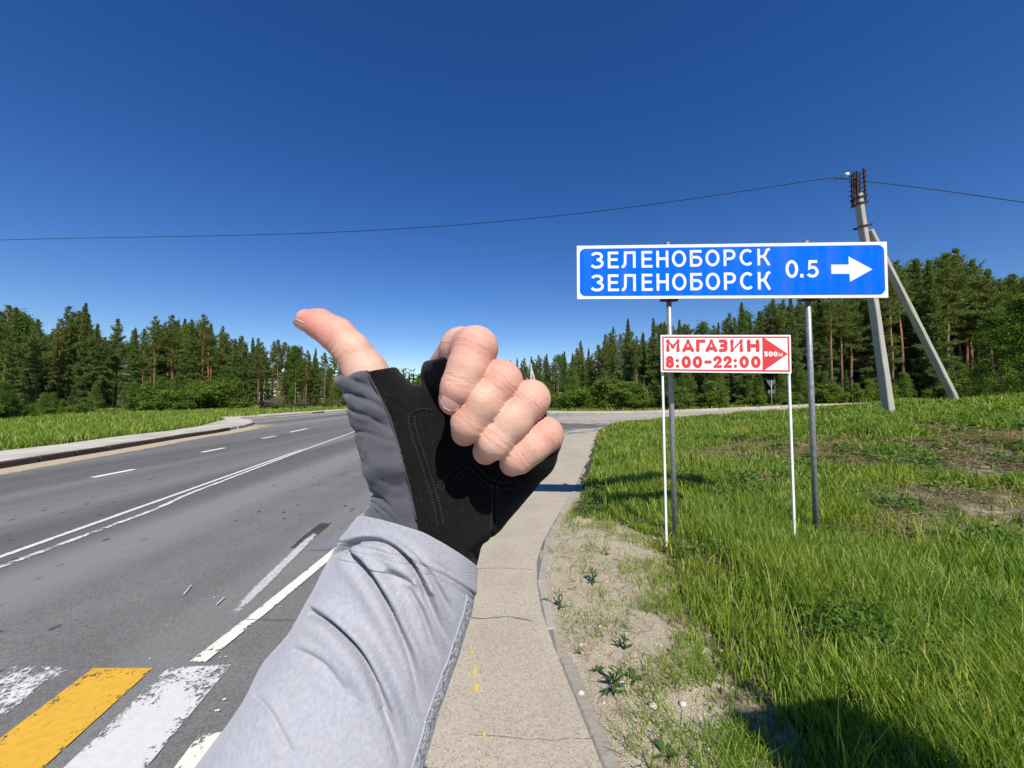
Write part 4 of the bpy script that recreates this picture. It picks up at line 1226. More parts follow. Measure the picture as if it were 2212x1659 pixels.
for (ut, vt, ub, vb) in ((1446.5, 522, 1459, 1160), (1750.5, 516, 1765, 1172)):
    s = persp((ut - 1246) / 670, dL, dR); pt = pn.pt(s * W, -.032, -.068)
    db = dL + (dR - dL) * s + .07; pb = P(ub, vb, db)
    pb = np.array((pb[0], pb[1], foot(pb) - .25))
    post = MB().tube([pb, pb * .5 + pt * .5, pt], .027, 20).build('post', M_GALV, sgn, True)
    MB().tube([pt, pt + (0, 0, .012)], [.029, .029], 20).build('post_cap', M_GALV, post)
    for yy in (.06, H - .05):
        pc = pn.pt(s * W, yy, -.035)
        R = np.array([pn.ex, pn.n, pn.ey])
        MB().box(pc, (.06, .0098, .02), R, .003).box(pc - pn.n * .034, (.037, .046, .012), R, .003).build('clamp', M_GALV, post)
for yy in (.10, H - .1):
    R = np.array([pn.ex, pn.n, pn.ey]); MB().box(pn.pt(W / 2, yy, -.0305), (W / 2 - .05, .0052, .018), R).build('back_rail', M_BACK, sgn)
R = np.array([pn.ex, pn.n, pn.ey])
for ut in (1446.5, 1750.5):
    s = persp((ut - 1246) / 670, dL, dR)
    MB().box(pn.pt(s * W, H + .008, -.045), (.075 if ut > 1500 else .09, .03, .0075), R, .002).build('bracket', M_STEEL, sgn)
tag(sgn, 'wide blue direction sign with white lettering and arrow on two galvanised steel posts', 'road sign')

# ---- the red and white shop sign
dL, dR = 3.90, 3.765
TL, TR, BL = P(1427, 723.5, dL), P(1708, 723.5, dR), P(1428, 803.9, dL)
BL[:2] = TL[:2]
pn = Panel(TL, TR, BL); W, H = pn.W, pn.H
shop = empty('shop_sign', (*((TL + TR)[:2] / 2), foot((TL + TR) / 2)))
board = pn.slab([(0, 0), (W, 0), (W, H), (0, H)], 0, .02, 'board', M_BOARD, shop)
sxy = lambda zx, zy: (persp((zx - np.interp(zy, [203, 640], [298, 305])) / np.interp(zy, [203, 640], [1512, 1533]), dL, dR) * W, (zy - 203) / np.interp(zx, [298, 1838], [432, 447]) * H)
fr = MB()
def frame(i0, i1, out):
    o = [(i0, i0), (W - i0, i0), (W - i0, H - i0), (i0, H - i0)]; n_ = [(i1, i1), (W - i1, i1), (W - i1, H - i1), (i1, H - i1)]
    return [pn.pt(*q, out) for q in o + n_], [(k, (k + 1) % 4, 4 + (k + 1) % 4, 4 + k) for k in range(4)]
fr.add(*frame(.0155, .030, .0012)); fr.build('red_border', M_SIGNRED, shop)
RG = round_glyphs(.27)
for ch, a, b in (('М', 362, 522), ('А', 548, 690), ('Г', 710, 825), ('А', 820, 962), ('З', 975, 1080), ('И', 1108, 1260), ('Н', 1303, 1452)):
    x0, y0 = sxy(a, 255); x1, y1 = sxy(b, 403); w = RG[ch][0]
    stroke_mesh(pn, RG[ch][1], x0, y0, (x1 - x0) / w, y1 - y0, .27 * (y1 - y0), .0012, 'letter', M_SIGNRED, board, True)
for ch, a, b in (('8', 358, 457), (':', 475, 516), ('0', 543, 655), ('0', 675, 788), ('-', 810, 900), ('2', 915, 1018), ('2', 1033, 1135), (':', 1153, 1195), ('0', 1222, 1335), ('0', 1357, 1472)):
    x0, y0 = sxy(a, 447); x1, y1 = sxy(b, 589); w = RG[ch][0]
    stroke_mesh(pn, RG[ch][1], x0, y0, (x1 - x0) / w, y1 - y0, .27 * (y1 - y0), .0012, 'digit', M_SIGNRED, board, True)
ar = pn.slab([sxy(*q) for q in ((1481, 236), (1500, 236), (1786, 424), (1518, 612), (1497, 612))], .0014, .001, 'red_arrow', M_SIGNRED, shop)
RG2 = round_glyphs(.30)
for ch, a, b in (('5', 1508, 1553), ('0', 1556, 1610), ('0', 1613, 1667), ('м', 1672, 1727)):
    x0, y0 = sxy(a, 394); x1, y1 = sxy(b, 456); w = RG2[ch][0]
    stroke_mesh(pn, RG2[ch][1], x0, y0, (x1 - x0) / w, y1 - y0, (.28 if ch != 'м' else .19) * (y1 - y0), .0026, 'digit' if ch != 'м' else 'letter', M_BOARD, ar, True)
for q in ((353, 273), (845, 268), (1366, 273), (1760, 272), (355, 567), (818, 567), (1350, 574), (1778, 580)):
    x, y = sxy(*q); c0 = pn.pt(x, y, .0005)
    V = [c0 + pn.n * .0025 * (1 if j else .4) + (0 if j == 0 else 0) * pn.ex for j in (0, 1)]
    rim = [c0 + pn.ex * .0045 * math.cos(g) + pn.ey * .0045 * math.sin(g) + pn.n * .001 for g in np.linspace(0, 2 * math.pi, 9)[:-1]]
    mesh('screw', [c0 + pn.n * .0032] + rim, [(0, 1 + k, 1 + (k + 1) % 8) for k in range(8)], M_SCREW, board)
for (ut, ub, vb) in ((1431, 1440.5, 1200), (1707, 1718, 1196)):
    s = persp((ut - 1427) / 281, dL, dR); dd = dL + (dR - dL) * s + .025
    pt = pn.pt(max(.011, min(W - .011, s * W)), .01, -.032); pb = P(ub, vb, dd)
    pb = np.array((pb[0], pb[1], foot(pb) - .15))
    ax_ = (pt - pb) / np.linalg.norm(pt - pb); ex = pn.ex - ax_ * np.dot(pn.ex, ax_); ex /= np.linalg.norm(ex)
    L = np.linalg.norm(pt - pb)
    mb = MB()
    mb.box((pt + pb) / 2, (.0105, .0105, L / 2), np.array([ex, np.cross(ax_, ex), ax_]), .002)
    mb.build('post', M_WPOST, shop)
tag(shop, 'white board with red lettering, opening hours and red arrow on thin white posts', 'sign')

# ---- the crossing sign behind the viewer that throws its shadow on the grass
cs = G(1672, 1500, .12)
Hs = 2.62
off = to_sun / to_sun.z
cbase = np.array((cs[0] + off.x * (Hs - .1), cs[1] + off.y * (Hs - .1)))
cz = foot(cbase)
xs = empty('crossing_sign', (cbase[0], cbase[1], cz))
link('post', (lambda m_: mesh_data('post', m_.v, m_.f, M_GALV, True))(MB().tube([(0, 0, -.2), (0, 0, 2.7)], .03, 14)), xs)
pl = link('panel', (lambda m_: mesh_data('panel', m_.v, m_.f, M_SIGNWHITE))(MB().box((0, -.045, 2.33), (.245, .008, .245), None, .03)), xs)
link('blue_field', (lambda m_: mesh_data('blue_field', m_.v, m_.f, M_SIGNBLUE))(MB().box((0, -.0545, 2.33), (.22, .0014, .22))), pl)
link('white_triangle', mesh_data('white_triangle', [(-.18, -.0575, 2.17), (.18, -.0575, 2.17), (0, -.0575, 2.50)], [(0, 1, 2)], M_SIGNWHITE), pl)
xs.rotation_euler = (0, 0, .1)
tag(xs, 'square blue crossing sign on a steel post beside the zebra bars, behind the viewer', 'road sign')

# ---- small sign seen from behind across the side road
p = P(1667, 868, 36.5); z0 = foot(p)
bs = empty('back_turned_sign', (p[0], p[1], z0))
link('post', (lambda m_: mesh_data('post', m_.v, m_.f, M_GALV, True))(MB().tube([(0, 0, -.2), (0, 0, 2.75)], .04, 10)), bs)
tri = [(-.45, 2.72), (.45, 2.72), (0, 1.94)]
link('panel', mesh_data('panel', [(x, y, z) for y in (.05, .065) for x, z in tri], [(0, 1, 2), (5, 4, 3), (0, 3, 4, 1), (1, 4, 5, 2), (2, 5, 3, 0)], M_BACK), bs)
link('plate', (lambda m_: mesh_data('plate', m_.v, m_.f, M_BACK))(MB().box((0, .058, 1.62), (.30, .008, .17))), bs)
tag(bs, 'small grey triangular road sign seen from behind, standing before the trees', 'road sign')

# ================================================================== POLES AND WIRES
m = NM('pole_concrete', .9, .2)
c = m.mix(m.noise(2.5, 5, m.mapping((3, 3, .6)), .6), (.34, .325, .28, 1), (.52, .50, .43, 1))
m.color(m.mix(m.ramp(m.noise(20, 5), [(.55, 0), (.75, .5)]), c, (.22, .21, .18, 1))); m.bump(m.noise(30, 5), .5, .012)
M_CONC = m.m
def prism(p0, p1, w0, d0, w1, d1, face, chip=0, seed=0):
    """tapered four-sided post from p0 to p1, one side facing the direction face"""
    p0 = np.array(p0, float); p1 = np.array(p1, float); ax_ = (p1 - p0) / np.linalg.norm(p1 - p0)
    f = np.array(face, float); f -= ax_ * np.dot(f, ax_); f /= np.linalg.norm(f); g = np.cross(ax_, f)
    V = []; Fs = []; rr = np.random.default_rng(seed); N = 14; K = 8
    for i in range(N + 1):
        t = i / N; c_ = p0 + (p1 - p0) * t; w = w0 + (w1 - w0) * t; d = d0 + (d1 - d0) * t; b = .018
        for sx, sy in ((-1, -1 + 0), (1, -1), (1, 1), (-1, 1)):
            pass
        ring = [(-w + b, -d), (w - b, -d), (w, -d + b), (w, d - b), (w - b, d), (-w + b, d), (-w, d - b), (-w, -d + b)]
        for (x_, y_) in ring:
            j = rr.normal(0, chip, 2); V.append(c_ + g * (x_ + j[0]) + f * (y_ + j[1]))
    for i in range(N):
        for k in range(K): Fs.append((i * K + k, i * K + (k + 1) % K, (i + 1) * K + (k + 1) % K, (i + 1) * K + k))
    Fs.append(tuple(range(K))[::-1]); Fs.append(tuple(N * K + k for k in range(K)))
    mb = MB(); mb.add(V, Fs); return mb
dP = 12.0
pb = P(1920, 890, dP); pt = P(1853.5, 420, dP)
zb = foot(pb); ax_ = pt - pb; pb0 = pb + ax_ * ((zb - .3 - pb[2]) / ax_[2])
pole = empty('utility_pole', (pb[0], pb[1], zb))
face = np.array((-.08, -1.0, 0)); face /= np.linalg.norm(face)
shaft = prism(pb0, pt, .085, .15, .062, .11, face, .003, 2).build('shaft', M_CONC, pole)
bp = P(2073, 884, 12.6); zb2 = foot(bp); bt = P(1879, 497, dP + .1)
axb = bt - bp; bp0 = bp + axb * ((zb2 - .3 - bp[2]) / axb[2])
prism(bp0, bt, .065, .12, .055, .095, face, .003, 3).build('brace', M_CONC, pole)
axn = ax_ / np.linalg.norm(ax_)
g_ = np.cross(axn, face); g_ /= np.linalg.norm(g_); f_ = np.cross(g_, axn)
RP = np.array([g_, f_, axn])
def along(v): return P(np.interp(v, [420, 890], [1853.5, 1920]), v, dP)
for v in (428, 441, 490):
    q = along(v)
    mb = MB(); w = .13 if v < 480 else .17
    mb.box(q - f_ * .125, (w, .016, .028), RP, .004).box(q + f_ * .125, (w, .016, .028), RP, .004)
    for sx in (-1, 1): mb.tube([q + g_ * sx * (w - .02) - f_ * .2, q + g_ * sx * (w - .02) + f_ * .2], .011, 6)
    mb.build('clamp', M_STEEL, pole)
rack = empty('steel_rack', parent=pole)
base_, top_ = along(440), along(372) + g_ * 0
for k, (gx_, fx_) in enumerate(((-.13, -.10), (-.13, .10), (.11, -.10), (.11, .10), (0.0, -.12))):
    a_ = base_ + g_ * gx_ + f_ * fx_ - axn * .05; b_ = along(370) + g_ * gx_ * .85 + f_ * fx_
    b_ = b_ + axn * (-.04 if gx_ < 0 else .03)
    hh = np.linalg.norm(b_ - a_) / 2; ux = (b_ - a_) / (2 * hh)
    gg = g_ - ux * np.dot(g_, ux); gg /= np.linalg.norm(gg)
    wide = (.022, .022) if k < 4 else (.045, .02)
    link('upright', (lambda m_: mesh_data('upright', np.array(m_.v) - np.array(pole.location), m_.f, M_STEEL))(MB().box((a_ + b_) / 2, (wide[0], wide[1], hh), np.array([gg, np.cross(ux, gg), ux]))), rack)
for i in range(6):
    q = along(428 - i * 10.5)
    mb = MB()
    for fx_ in (-.10, .10):
        mb.tube([q + g_ * -.17 + f_ * fx_, q + g_ * .16 + f_ * fx_], .012, 6)
    for gx_ in (-.13, .11):
        mb.tube([q + g_ * gx_ + f_ * -.18, q + g_ * gx_ + f_ * .18], .012, 6)
    for gx_ in (-.15, .15):
        mb.tube([q + g_ * gx_ + f_ * -.12, q + g_ * (gx_ * 1.02) + f_ * -.12], .02, 6)
    link('cross_rod', mesh_data('cross_rod', np.array(mb.v) - np.array(pole.location), mb.f, M_STEEL), rack)
tag(pole, 'leaning concrete utility pole with slanting brace and rusty steel rack on top', 'utility pole')

M_WIRE = plain('black_cable', (.012, .012, .014, 1), .6)
M_INSUL = plain('white_insulator', (.85, .85, .85, 1), .2, .6)
def wire(pts, rad, name, label, group, cat='wire'):
    o = MB().tube(np.array(pts), rad, 6).build(name, M_WIRE)
    return tag(o, label, cat, group)
def cable(ctrl, n=60):
    c_ = np.array(ctrl, float); t = np.linspace(0, 1, n); s = np.linspace(0, 1, len(c_))
    # smooth curve through the control points
    out = []
    for k in range(3):
        co_ = np.polyfit(s, c_[:, k], min(4, len(c_) - 1)); out.append(np.polyval(co_, t))
    return np.stack(out, 1)
c1 = cable([P(1803, 385, dP), P(1500, 428.5, 13.5), P(1000, 485, 16.5), P(500, 508.5, 19.5), P(0, 518.5, 22.5)])
t_ = c1[-1] - c1[-2]; c1 = np.vstack([c1, [c1[-1] + t_ * k + np.array((0, 0, .0012 * k * k)) for k in (8, 20, 40, 70)]])
wire(np.vstack([[P(1858, 390.5, dP), P(1830, 386.5, dP)], c1]), .014, 'overhead_cable', 'single black overhead cable running left across the whole sky from the concrete pole', 'overhead cables')
wire(cable([P(1866, 392.5, dP), P(2000, 407, 11.3), P(2212, 437, 10.2), P(2420, 466, 9.4)]), .013, 'overhead_cable', 'black overhead cable running right from the concrete pole out of the picture', 'overhead cables')
ins = empty('insulator', tuple(P(1830, 377, dP - .05)))
a_ = P(1822, 380, dP - .05); b_ = P(1836, 374.5, dP - .05); u_ = b_ - a_
MB().tube([a_ + u_ * t for t in (0.25, .3, .38, .5, .62, .7, .75)], [.03, .055, .06, .05, .06, .055, .03], 12).build('porcelain_body', M_INSUL, ins, True)
MB().tube([a_ - u_ * 1.5 + np.array((0, 0, -.05)), a_ + u_ * .25], .008, 5).build('tail_wire', M_WIRE, ins)
MB().tube([a_ + u_ * .75, P(1850, 369, dP)], .008, 5).build('tie_rod', M_WIRE, ins)
tag(ins, 'small white insulator hanging left of the rusty pole top', 'insulator')

# ---- the far line of poles
M_PALEPOLE = plain('pale_far_concrete', (.55, .54, .5, 1), .9)
def far_pole(u, vt, vb, d, label, brace=True):
    b0 = P(u, vb, d); z = foot(b0); t0 = P(u - .3, vt, d)
    o = empty('distant_pole', (b0[0], b0[1], z))
    MB().tube([(b0[0], b0[1], z - .2), t0], [.17, .13], 6).build('shaft', M_PALEPOLE, o)
    if brace:
        for k in (0, 1):
            e = P(u + 18 + 4 * k, vb, d); MB().tube([(e[0], e[1], foot(e) - .2), t0 - (0, 0, .4)], .11, 6).build('brace', M_PALEPOLE, o)
    for k in (1, 2):
        q = t0 - np.array((0, 0, .45 * k)); MB().box(q, (.75, .04, .04)).build('crossarm', M_STEEL, o)
    tag(o, label, 'utility pole', 'distant poles')
    return t0
tA = far_pole(1147.5, 786, 868, 60, 'pale distant pole with twin slanting braces seen just above the ring finger')
tB = P(820, 833, 130)
for k in range(4):
    dz = np.array((0, 0, -.35 * k)); a_ = tA + dz; b_ = tB + dz * 1.2
    mid = (a_ + b_) / 2 - np.array((0, 0, .7))
    wire(cable([a_, mid, b_], 24), .022, 'distant_wire', 'thin distant wire strung from the far pole along the road', 'wires of the distant poles')
    e_ = a_ + np.array((30, -8, 1.0)); wire(cable([a_, (a_ + e_) / 2 - np.array((0, 0, .5)), e_], 20), .02, 'distant_wire', 'thin distant wire strung from the far pole towards the right forest', 'wires right of the distant pole')

# ================================================================== THE PERSON'S ARM (left hand, thumb up)
CAMR = np.stack([RT, UP, FWD])           # rows: right, up, forward
def toW(c): return EYEP + np.asarray(c) @ CAMR
def Q(u, v, d): return np.array(((u - CX) / F * d, (CY - v) / F * d, d))       # arm frame: right, up, away from the eye
def Z(zx, zy, d): return Q(603.5 + .2976 * zx, 630.9 + .2976 * zy, d)

def cone(p, a, b, ra, rb):
    ab = b - a; t = np.clip((p - a) @ ab / (ab @ ab), 0, 1)
    return np.linalg.norm(p - a - t[:, None] * ab, axis=1) - (ra + (rb - ra) * t)
def smin(a, b, k):
    h = np.clip(.5 + .5 * (b - a) / k, 0, 1)
    return b + (a - b) * h - k * h * (1 - h)
def smax(a, b, k): return -smin(-a, -b, k)
def chain(p, js, k=.003):
    d = None
    for (a, ra), (b, rb) in zip(js[:-1], js[1:]):
        e = cone(p, a, b, ra, rb); d = e if d is None else smin(d, e, k)
    return d

THUMB = [(Z(196, 196, .236), .0060), (Z(290, 232, .235), .0086), (Z(420, 312, .235), .0101), (Z(525, 425, .235), .0106), (Z(625, 575, .236), .0124), (Z(735, 780, .238), .0155)]
MCP_I, MCP_M, MCP_R, MCP_P = Z(1205, 585, .246), Z(1480, 800, .252), Z(1690, 1000, .250), Z(1850, 1170, .246)
INDEX = [(MCP_I, .0128), (Z(1322, 408, .215), .0112), (Z(1425, 408, .2005), .0110), (Z(1372, 550, .1975), .0104), (Z(1316, 690, .1965), .0098), (Z(1268, 784, .1995), .0080)]
MIDDLE = [(MCP_M, .013), (Z(1600, 640, .213), .0110), (Z(1612, 645, .1995), .0102), (Z(1490, 800, .196), .0096), (Z(1384, 945, .1975), .0092), (Z(1350, 1015, .211), .0078)]
RING = [(MCP_R, .0125), (Z(1815, 790, .213), .0102), (Z(1826, 780, .2000), .0096), (Z(1695, 930, .197), .0092), (Z(1572, 1080, .1975), .0089), (Z(1500, 1155, .212), .0074)]
PINKY = [(MCP_P, .012), (Z(1915, 1050, .214), .0090), (Z(1932, 1035, .2030), .0088), (Z(1835, 1115, .2005), .0085), (Z(1735, 1195, .2010), .0083), (Z(1690, 1240, .212), .0072)]
FINGERS = [INDEX, MIDDLE, RING, PINKY]
WR = Q(905, 1215, .256)
def palm_sdf(p):
    d = cone(p, Z(905, 1180, .245), Z(745, 800, .240), .0240, .0165)                     # ball of the thumb
    d = smin(d, cone(p, Z(960, 1630, .254), Z(1225, 650, .249), .0250, .0120), .012)
    d = smin(d, cone(p, Z(1120, 1630, .257), Z(1470, 840, .254), .0250, .0125), .012)
    d = smin(d, cone(p, Z(1280, 1600, .252), Z(1670, 1030, .252), .0240, .0125), .012)
    d = smin(d, cone(p, Z(1455, 1520, .246), Z(1835, 1215, .246), .0200, .0125), .012)    # edge of the hand
    d = smin(d, cone(p, Z(800, 900, .246), Z(1160, 830, .250), .0100, .0085), .011)       # web of the thumb
    d = smin(d, cone(p, Z(1080, 1640, .255), WR, .0300, .0260), .014)                     # wrist
    d = smin(d, cone(p, WR + np.array((-.012, 0, 0)), WR + np.array((-.035, -.06, -.02)), .022, .024), .014)
    d = smin(d, cone(p, WR + np.array((.014, 0, 0)), WR + np.array((-.010, -.06, -.02)), .022, .024), .014)
    return d
def skin_sdf(p):
    d = palm_sdf(p)
    d = smin(d, chain(p, THUMB, .004), .006)
    f = None
    for fg in FINGERS:
        e = chain(p, fg, .0035); f = e if f is None else smin(f, e, .0005)
    return smin(d, f, .004)

def plane_through(p, q, n): return (p - q) @ (n / np.linalg.norm(n))
def glove_sdf(p, extra=0.0):
    d = palm_sdf(p)
    d = smin(d, cone(p, Z(745, 800, .240), Z(600, 530, .236), .0172, .0140), .006)
    for fg in FINGERS:
        a, b = fg[0][0], fg[1][0]
        t = .84 if fg is INDEX else .72
        d = smin(d, cone(p, a, a + (b - a) * t, fg[0][1] + .0006, fg[1][1] + .0014), .005)
    d = d - .0017 - extra
    # cut at the thumb opening and below the wrist
    tn = THUMB[3][0] - THUMB[5][0]; tn = tn / np.linalg.norm(tn)
    side = np.cross(tn, (0, 0, 1.0))
    c = plane_through(p, Z(640, 588, .236), tn + .32 * side)
    d = smax(d, c, .0012)
    # finger openings
    return d

def surface(f, lo, hi, h):
    """dual surface of a distance field, settled onto the field by a few Newton steps"""
    lo = np.array(lo); n = np.ceil((np.array(hi) - lo) / h).astype(int) + 1
    ax_ = [lo[k] + h * np.arange(n[k]) for k in range(3)]
    B = 8
    D = np.empty(n, np.float32)
    cs = [np.arange(0, n[k], B) for k in range(3)]
    cc = np.stack(np.meshgrid(*[lo[k] + h * (cs[k] + B / 2) for k in range(3)], indexing='ij'), -1).reshape(-1, 3)
    cd = f(cc)
    idx = np.stack(np.meshgrid(*cs, indexing='ij'), -1).reshape(-1, 3)
    act = np.abs(cd) < h * B * 1.05 + .004
    for (i, j, k), v, a in zip(idx, cd, act):
        if not a: D[i:i + B, j:j + B, k:k + B] = v
    pts = []; sl = []
    for (i, j, k) in idx[act]:
        g = np.stack(np.meshgrid(ax_[0][i:i + B], ax_[1][j:j + B], ax_[2][k:k + B], indexing='ij'), -1)
        sl.append((i, j, k, g.shape[:3])); pts.append(g.reshape(-1, 3))
    val = f(np.vstack(pts)); o = 0
    for (i, j, k, sh) in sl:
        m_ = sh[0] * sh[1] * sh[2]; D[i:i + sh[0], j:j + sh[1], k:k + sh[2]] = val[o:o + m_].reshape(sh); o += m_
    S = D < 0
    c8 = [S[a:n[0] - 1 + a, b:n[1] - 1 + b, c:n[2] - 1 + c] for a in (0, 1) for b in (0, 1) for c in (0, 1)]
    cnt = sum(x.astype(np.int8) for x in c8); mixed = (cnt > 0) & (cnt < 8)
    ids = np.full(mixed.shape, -1, np.int64); ids[mixed] = np.arange(mixed.sum())
    V = lo + h * (np.argwhere(mixed) + .5)
    for _ in range(5):
        d0 = f(V); e = h * .25
        g = np.stack([(f(V + e * np.eye(3)[k]) - d0) / e for k in range(3)], 1)
        gl = np.maximum((g * g).sum(1), .2)
        st = (d0 / gl)[:, None] * g
        V = V - np.clip(st, -h, h) * .8
    Fs = []
    for k in range(3):
        a, b = (k + 1) % 3, (k + 2) % 3
        s0 = [slice(None)] * 3; s1 = [slice(None)] * 3
        s0[k] = slice(0, -1); s1[k] = slice(1, None)
        ch = S[tuple(s0)] != S[tuple(s1)]
        q = np.argwhere(ch)
        ok_ = (q[:, a] > 0) & (q[:, b] > 0) & (q[:, a] < n[a] - 1) & (q[:, b] < n[b] - 1); q = q[ok_]
        neg = S[tuple(s0)][q[:, 0], q[:, 1], q[:, 2]]
        def cell(da, db):
            t = q.copy(); t[:, a] += da; t[:, b] += db; return ids[t[:, 0], t[:, 1], t[:, 2]]
        quad = np.stack([cell(-1, -1), cell(0, -1), cell(0, 0), cell(-1, 0)], 1)
        quad[~neg] = quad[~neg][:, ::-1]
        Fs.append(quad)
    Fs = np.vstack(Fs); Fs = Fs[(Fs >= 0).all(1)]
    return V, Fs

def grad(f, V, e=.0004):
    d0 = f(V); g = np.stack([(f(V + e * np.eye(3)[k]) - d0) / e for k in range(3)], 1)
    return g / (np.linalg.norm(g, axis=1)[:, None] + 1e-9)

# ---------------- skin
V, Fs = surface(skin_sdf, (-.147, -.165, .178), (.095, .055, .292), .0011)
N = grad(skin_sdf, V)
def seg_d(V, a, b):
    ab = b - a; t = np.clip((V - a) @ ab / (ab @ ab), 0, 1); return np.linalg.norm(V - a - t[:, None] * ab, axis=1), t
blush = np.zeros(len(V)); crease = np.zeros(len(V)); pale = np.zeros(len(V))
for fg, bl in zip(FINGERS, (1.0, .8, .35, .6)):
    pip, dip, tip = fg[2][0], fg[4][0], fg[5][0]
    blush = np.maximum(blush, bl * np.exp(-(np.linalg.norm(V - pip, axis=1) / .0125) ** 2) * 1.0)
    blush = np.maximum(blush, bl * np.exp(-(np.linalg.norm(V - tip, axis=1) / .014) ** 2) * .9)
    blush = np.maximum(blush, .6 * bl * np.exp(-(np.linalg.norm(V - dip, axis=1) / .010) ** 2))
    ax_ = (dip - pip) / np.linalg.norm(dip - pip)
    # creases over the back of the joints
    for (c0, offs_, amp) in ((dip, (-.0026, .0006), .00036), (pip, (.0035, .0075, .0015), .00024)):
        s = (V - c0) @ ax_; near = np.exp(-(np.linalg.norm(V - c0, axis=1) / .0155) ** 4)
        wob = .0012 * (vnoise(V[:, 0] * 260, V[:, 1] * 260, V[:, 2] * 260) - .5)
        for o_ in offs_:
            crease += near * amp * np.exp(-((s - o_ + wob) / .00055) ** 2)
    # fine skin folds
    s = (V - pip) @ ax_
    crease += .00003 * np.exp(-(np.linalg.norm(V - pip, axis=1) / .012) ** 2) * (np.sin(s * 4200 + 9 * vnoise(V[:, 0] * 300, V[:, 1] * 300, V[:, 2] * 300)) > .3)
    # the line where a fingertip narrows to its nail
blush = np.maximum(blush, 1.0 * np.exp(-(np.linalg.norm(V - THUMB[1][0], axis=1) / .020) ** 2))
tax = THUMB[4][0] - THUMB[2][0]; tax /= np.linalg.norm(tax)
s = (V - THUMB[2][0]) @ tax; under = np.clip(N @ np.array((-.75, -.6, -.1)), 0, 1)
for o_ in (.004, .0075, .011, .0145):
    crease += .0007 * under * np.exp(-((s - o_ + .0016 * (vnoise(V[:, 0] * 200, V[:, 1] * 200, V[:, 2] * 200) - .5)) / .0009) ** 2) * (np.linalg.norm(V - THUMB[3][0], axis=1) < .03)
# how far along its finger a place lies, and how near a joint: for the fine wrinkles
along_f = np.zeros(len(V)); joint = np.zeros(len(V)); bestd = np.full(len(V), 1e9)
for fg in FINGERS:
    pip, dip, tip = fg[2][0], fg[4][0], fg[5][0]; L1 = np.linalg.norm(dip - pip)
    dd_, _ = seg_d(V, pip, dip); d2_, _ = seg_d(V, dip, tip); dm = np.minimum(dd_, d2_); up_ = dm < bestd
    s_ = (V - pip) @ ((dip - pip) / L1)
    along_f[up_] = s_[up_]; bestd[up_] = dm[up_]
    jj = np.exp(-((s_ + .001) / .0065) ** 2) + .9 * np.exp(-((s_ - L1 + .0015) / .0042) ** 2)
    joint[up_] = jj[up_]
sT = (V - THUMB[2][0]) @ tax; nt_ = np.minimum(seg_d(V, THUMB[1][0], THUMB[3][0])[0], seg_d(V, THUMB[3][0], THUMB[4][0])[0]); up_ = nt_ < bestd
along_f[up_] = sT[up_]; joint[up_] = np.exp(-((sT[up_] - .006) / .009) ** 2) * .35
V = V - N * (.45 * crease)[:, None]
V = V + N * (.00035 * (vnoise(V[:, 0] * 90, V[:, 1] * 90, V[:, 2] * 90) - .5))[:, None]

m = NM('skin', .55, .28)
pos = m.co
bl = m.attr('blush'); n1 = m.noise(120, 4); n2 = m.noise(600, 3); n3 = m.noise(75, 4)
c = m.mix(m.ramp(n3, [(.35, 0), (.65, 1)]), (.55, .335, .25, 1), (.64, .43, .335, 1))
c = m.mix(m.math('MULTIPLY', bl, .95), c, (.57, .205, .16, 1))
c = m.mix(m.ramp(n1, [(.5, 0), (.72, .4)]), c, (.60, .31, .24, 1))
c = m.mix(m.math('MULTIPLY', m.attr('crease'), .75), c, (.48, .20, .15, 1))
m.color(c)
m.b.inputs['Subsurface Weight'].default_value = .12
m.b.inputs['Subsurface Radius'].default_value = (1.0, .35, .2)
m.b.inputs['Subsurface Scale'].default_value = .004
al_ = m.attr('along'); jt_ = m.attr('joint')
cb_ = m.n('CombineXYZ'); m.l(m.math('MULTIPLY', al_, 1500.0), cb_.inputs[0]); sp3 = m.n('SeparateXYZ'); m.l(m.co, sp3.inputs[0])
m.l(m.math('MULTIPLY', sp3.outputs[0], 130.0), cb_.inputs[1]); m.l(m.math('MULTIPLY', sp3.outputs[2], 130.0), cb_.inputs[2])
wr_ = m.noise(1.0, 2, cb_.outputs[0], .6)
wl_ = m.math('MULTIPLY', m.ramp(wr_, [(.36, 1), (.47, 0)]), jt_)
m.color(m.mix(m.math('MULTIPLY', wl_, .24), c, (.42, .17, .125, 1)))
pr_ = m.bump(m.math('SUBTRACT', 1.0, wl_), .38, .0005)
pr_ = m.bump(m.voronoi(1300, 'Distance'), .22, .0006, pr_)
m.bump(m.noise(380, 4), .22, .0010, pr_)
M_SKIN = m.m
m = NM('fingernail', .28, .5)
m.color(m.mix(m.noise(200, 3), (.50, .29, .245, 1), (.58, .38, .33, 1))); m.b.inputs['Subsurface Weight'].default_value = .15
m.b.inputs['Subsurface Scale'].default_value = .003
M_NAIL = m.m
person = mesh('person', toW(V), Fs, M_SKIN, smooth_=True)
at = person.data.attributes.new('blush', 'FLOAT', 'POINT'); at.data.foreach_set('value', np.clip(blush, 0, 1).astype(np.float32))
at = person.data.attributes.new('along', 'FLOAT', 'POINT'); at.data.foreach_set('value', along_f.astype(np.float32))
at = person.data.attributes.new('joint', 'FLOAT', 'POINT'); at.data.foreach_set('value', np.clip(joint, 0, 1).astype(np.float32))
at = person.data.attributes.new('crease', 'FLOAT', 'POINT'); at.data.foreach_set('value', np.clip(crease / .0005, 0, 1).astype(np.float32))
tag(person, 'left hand giving a thumbs-up in black half-finger glove and pale grey sleeve', 'person')

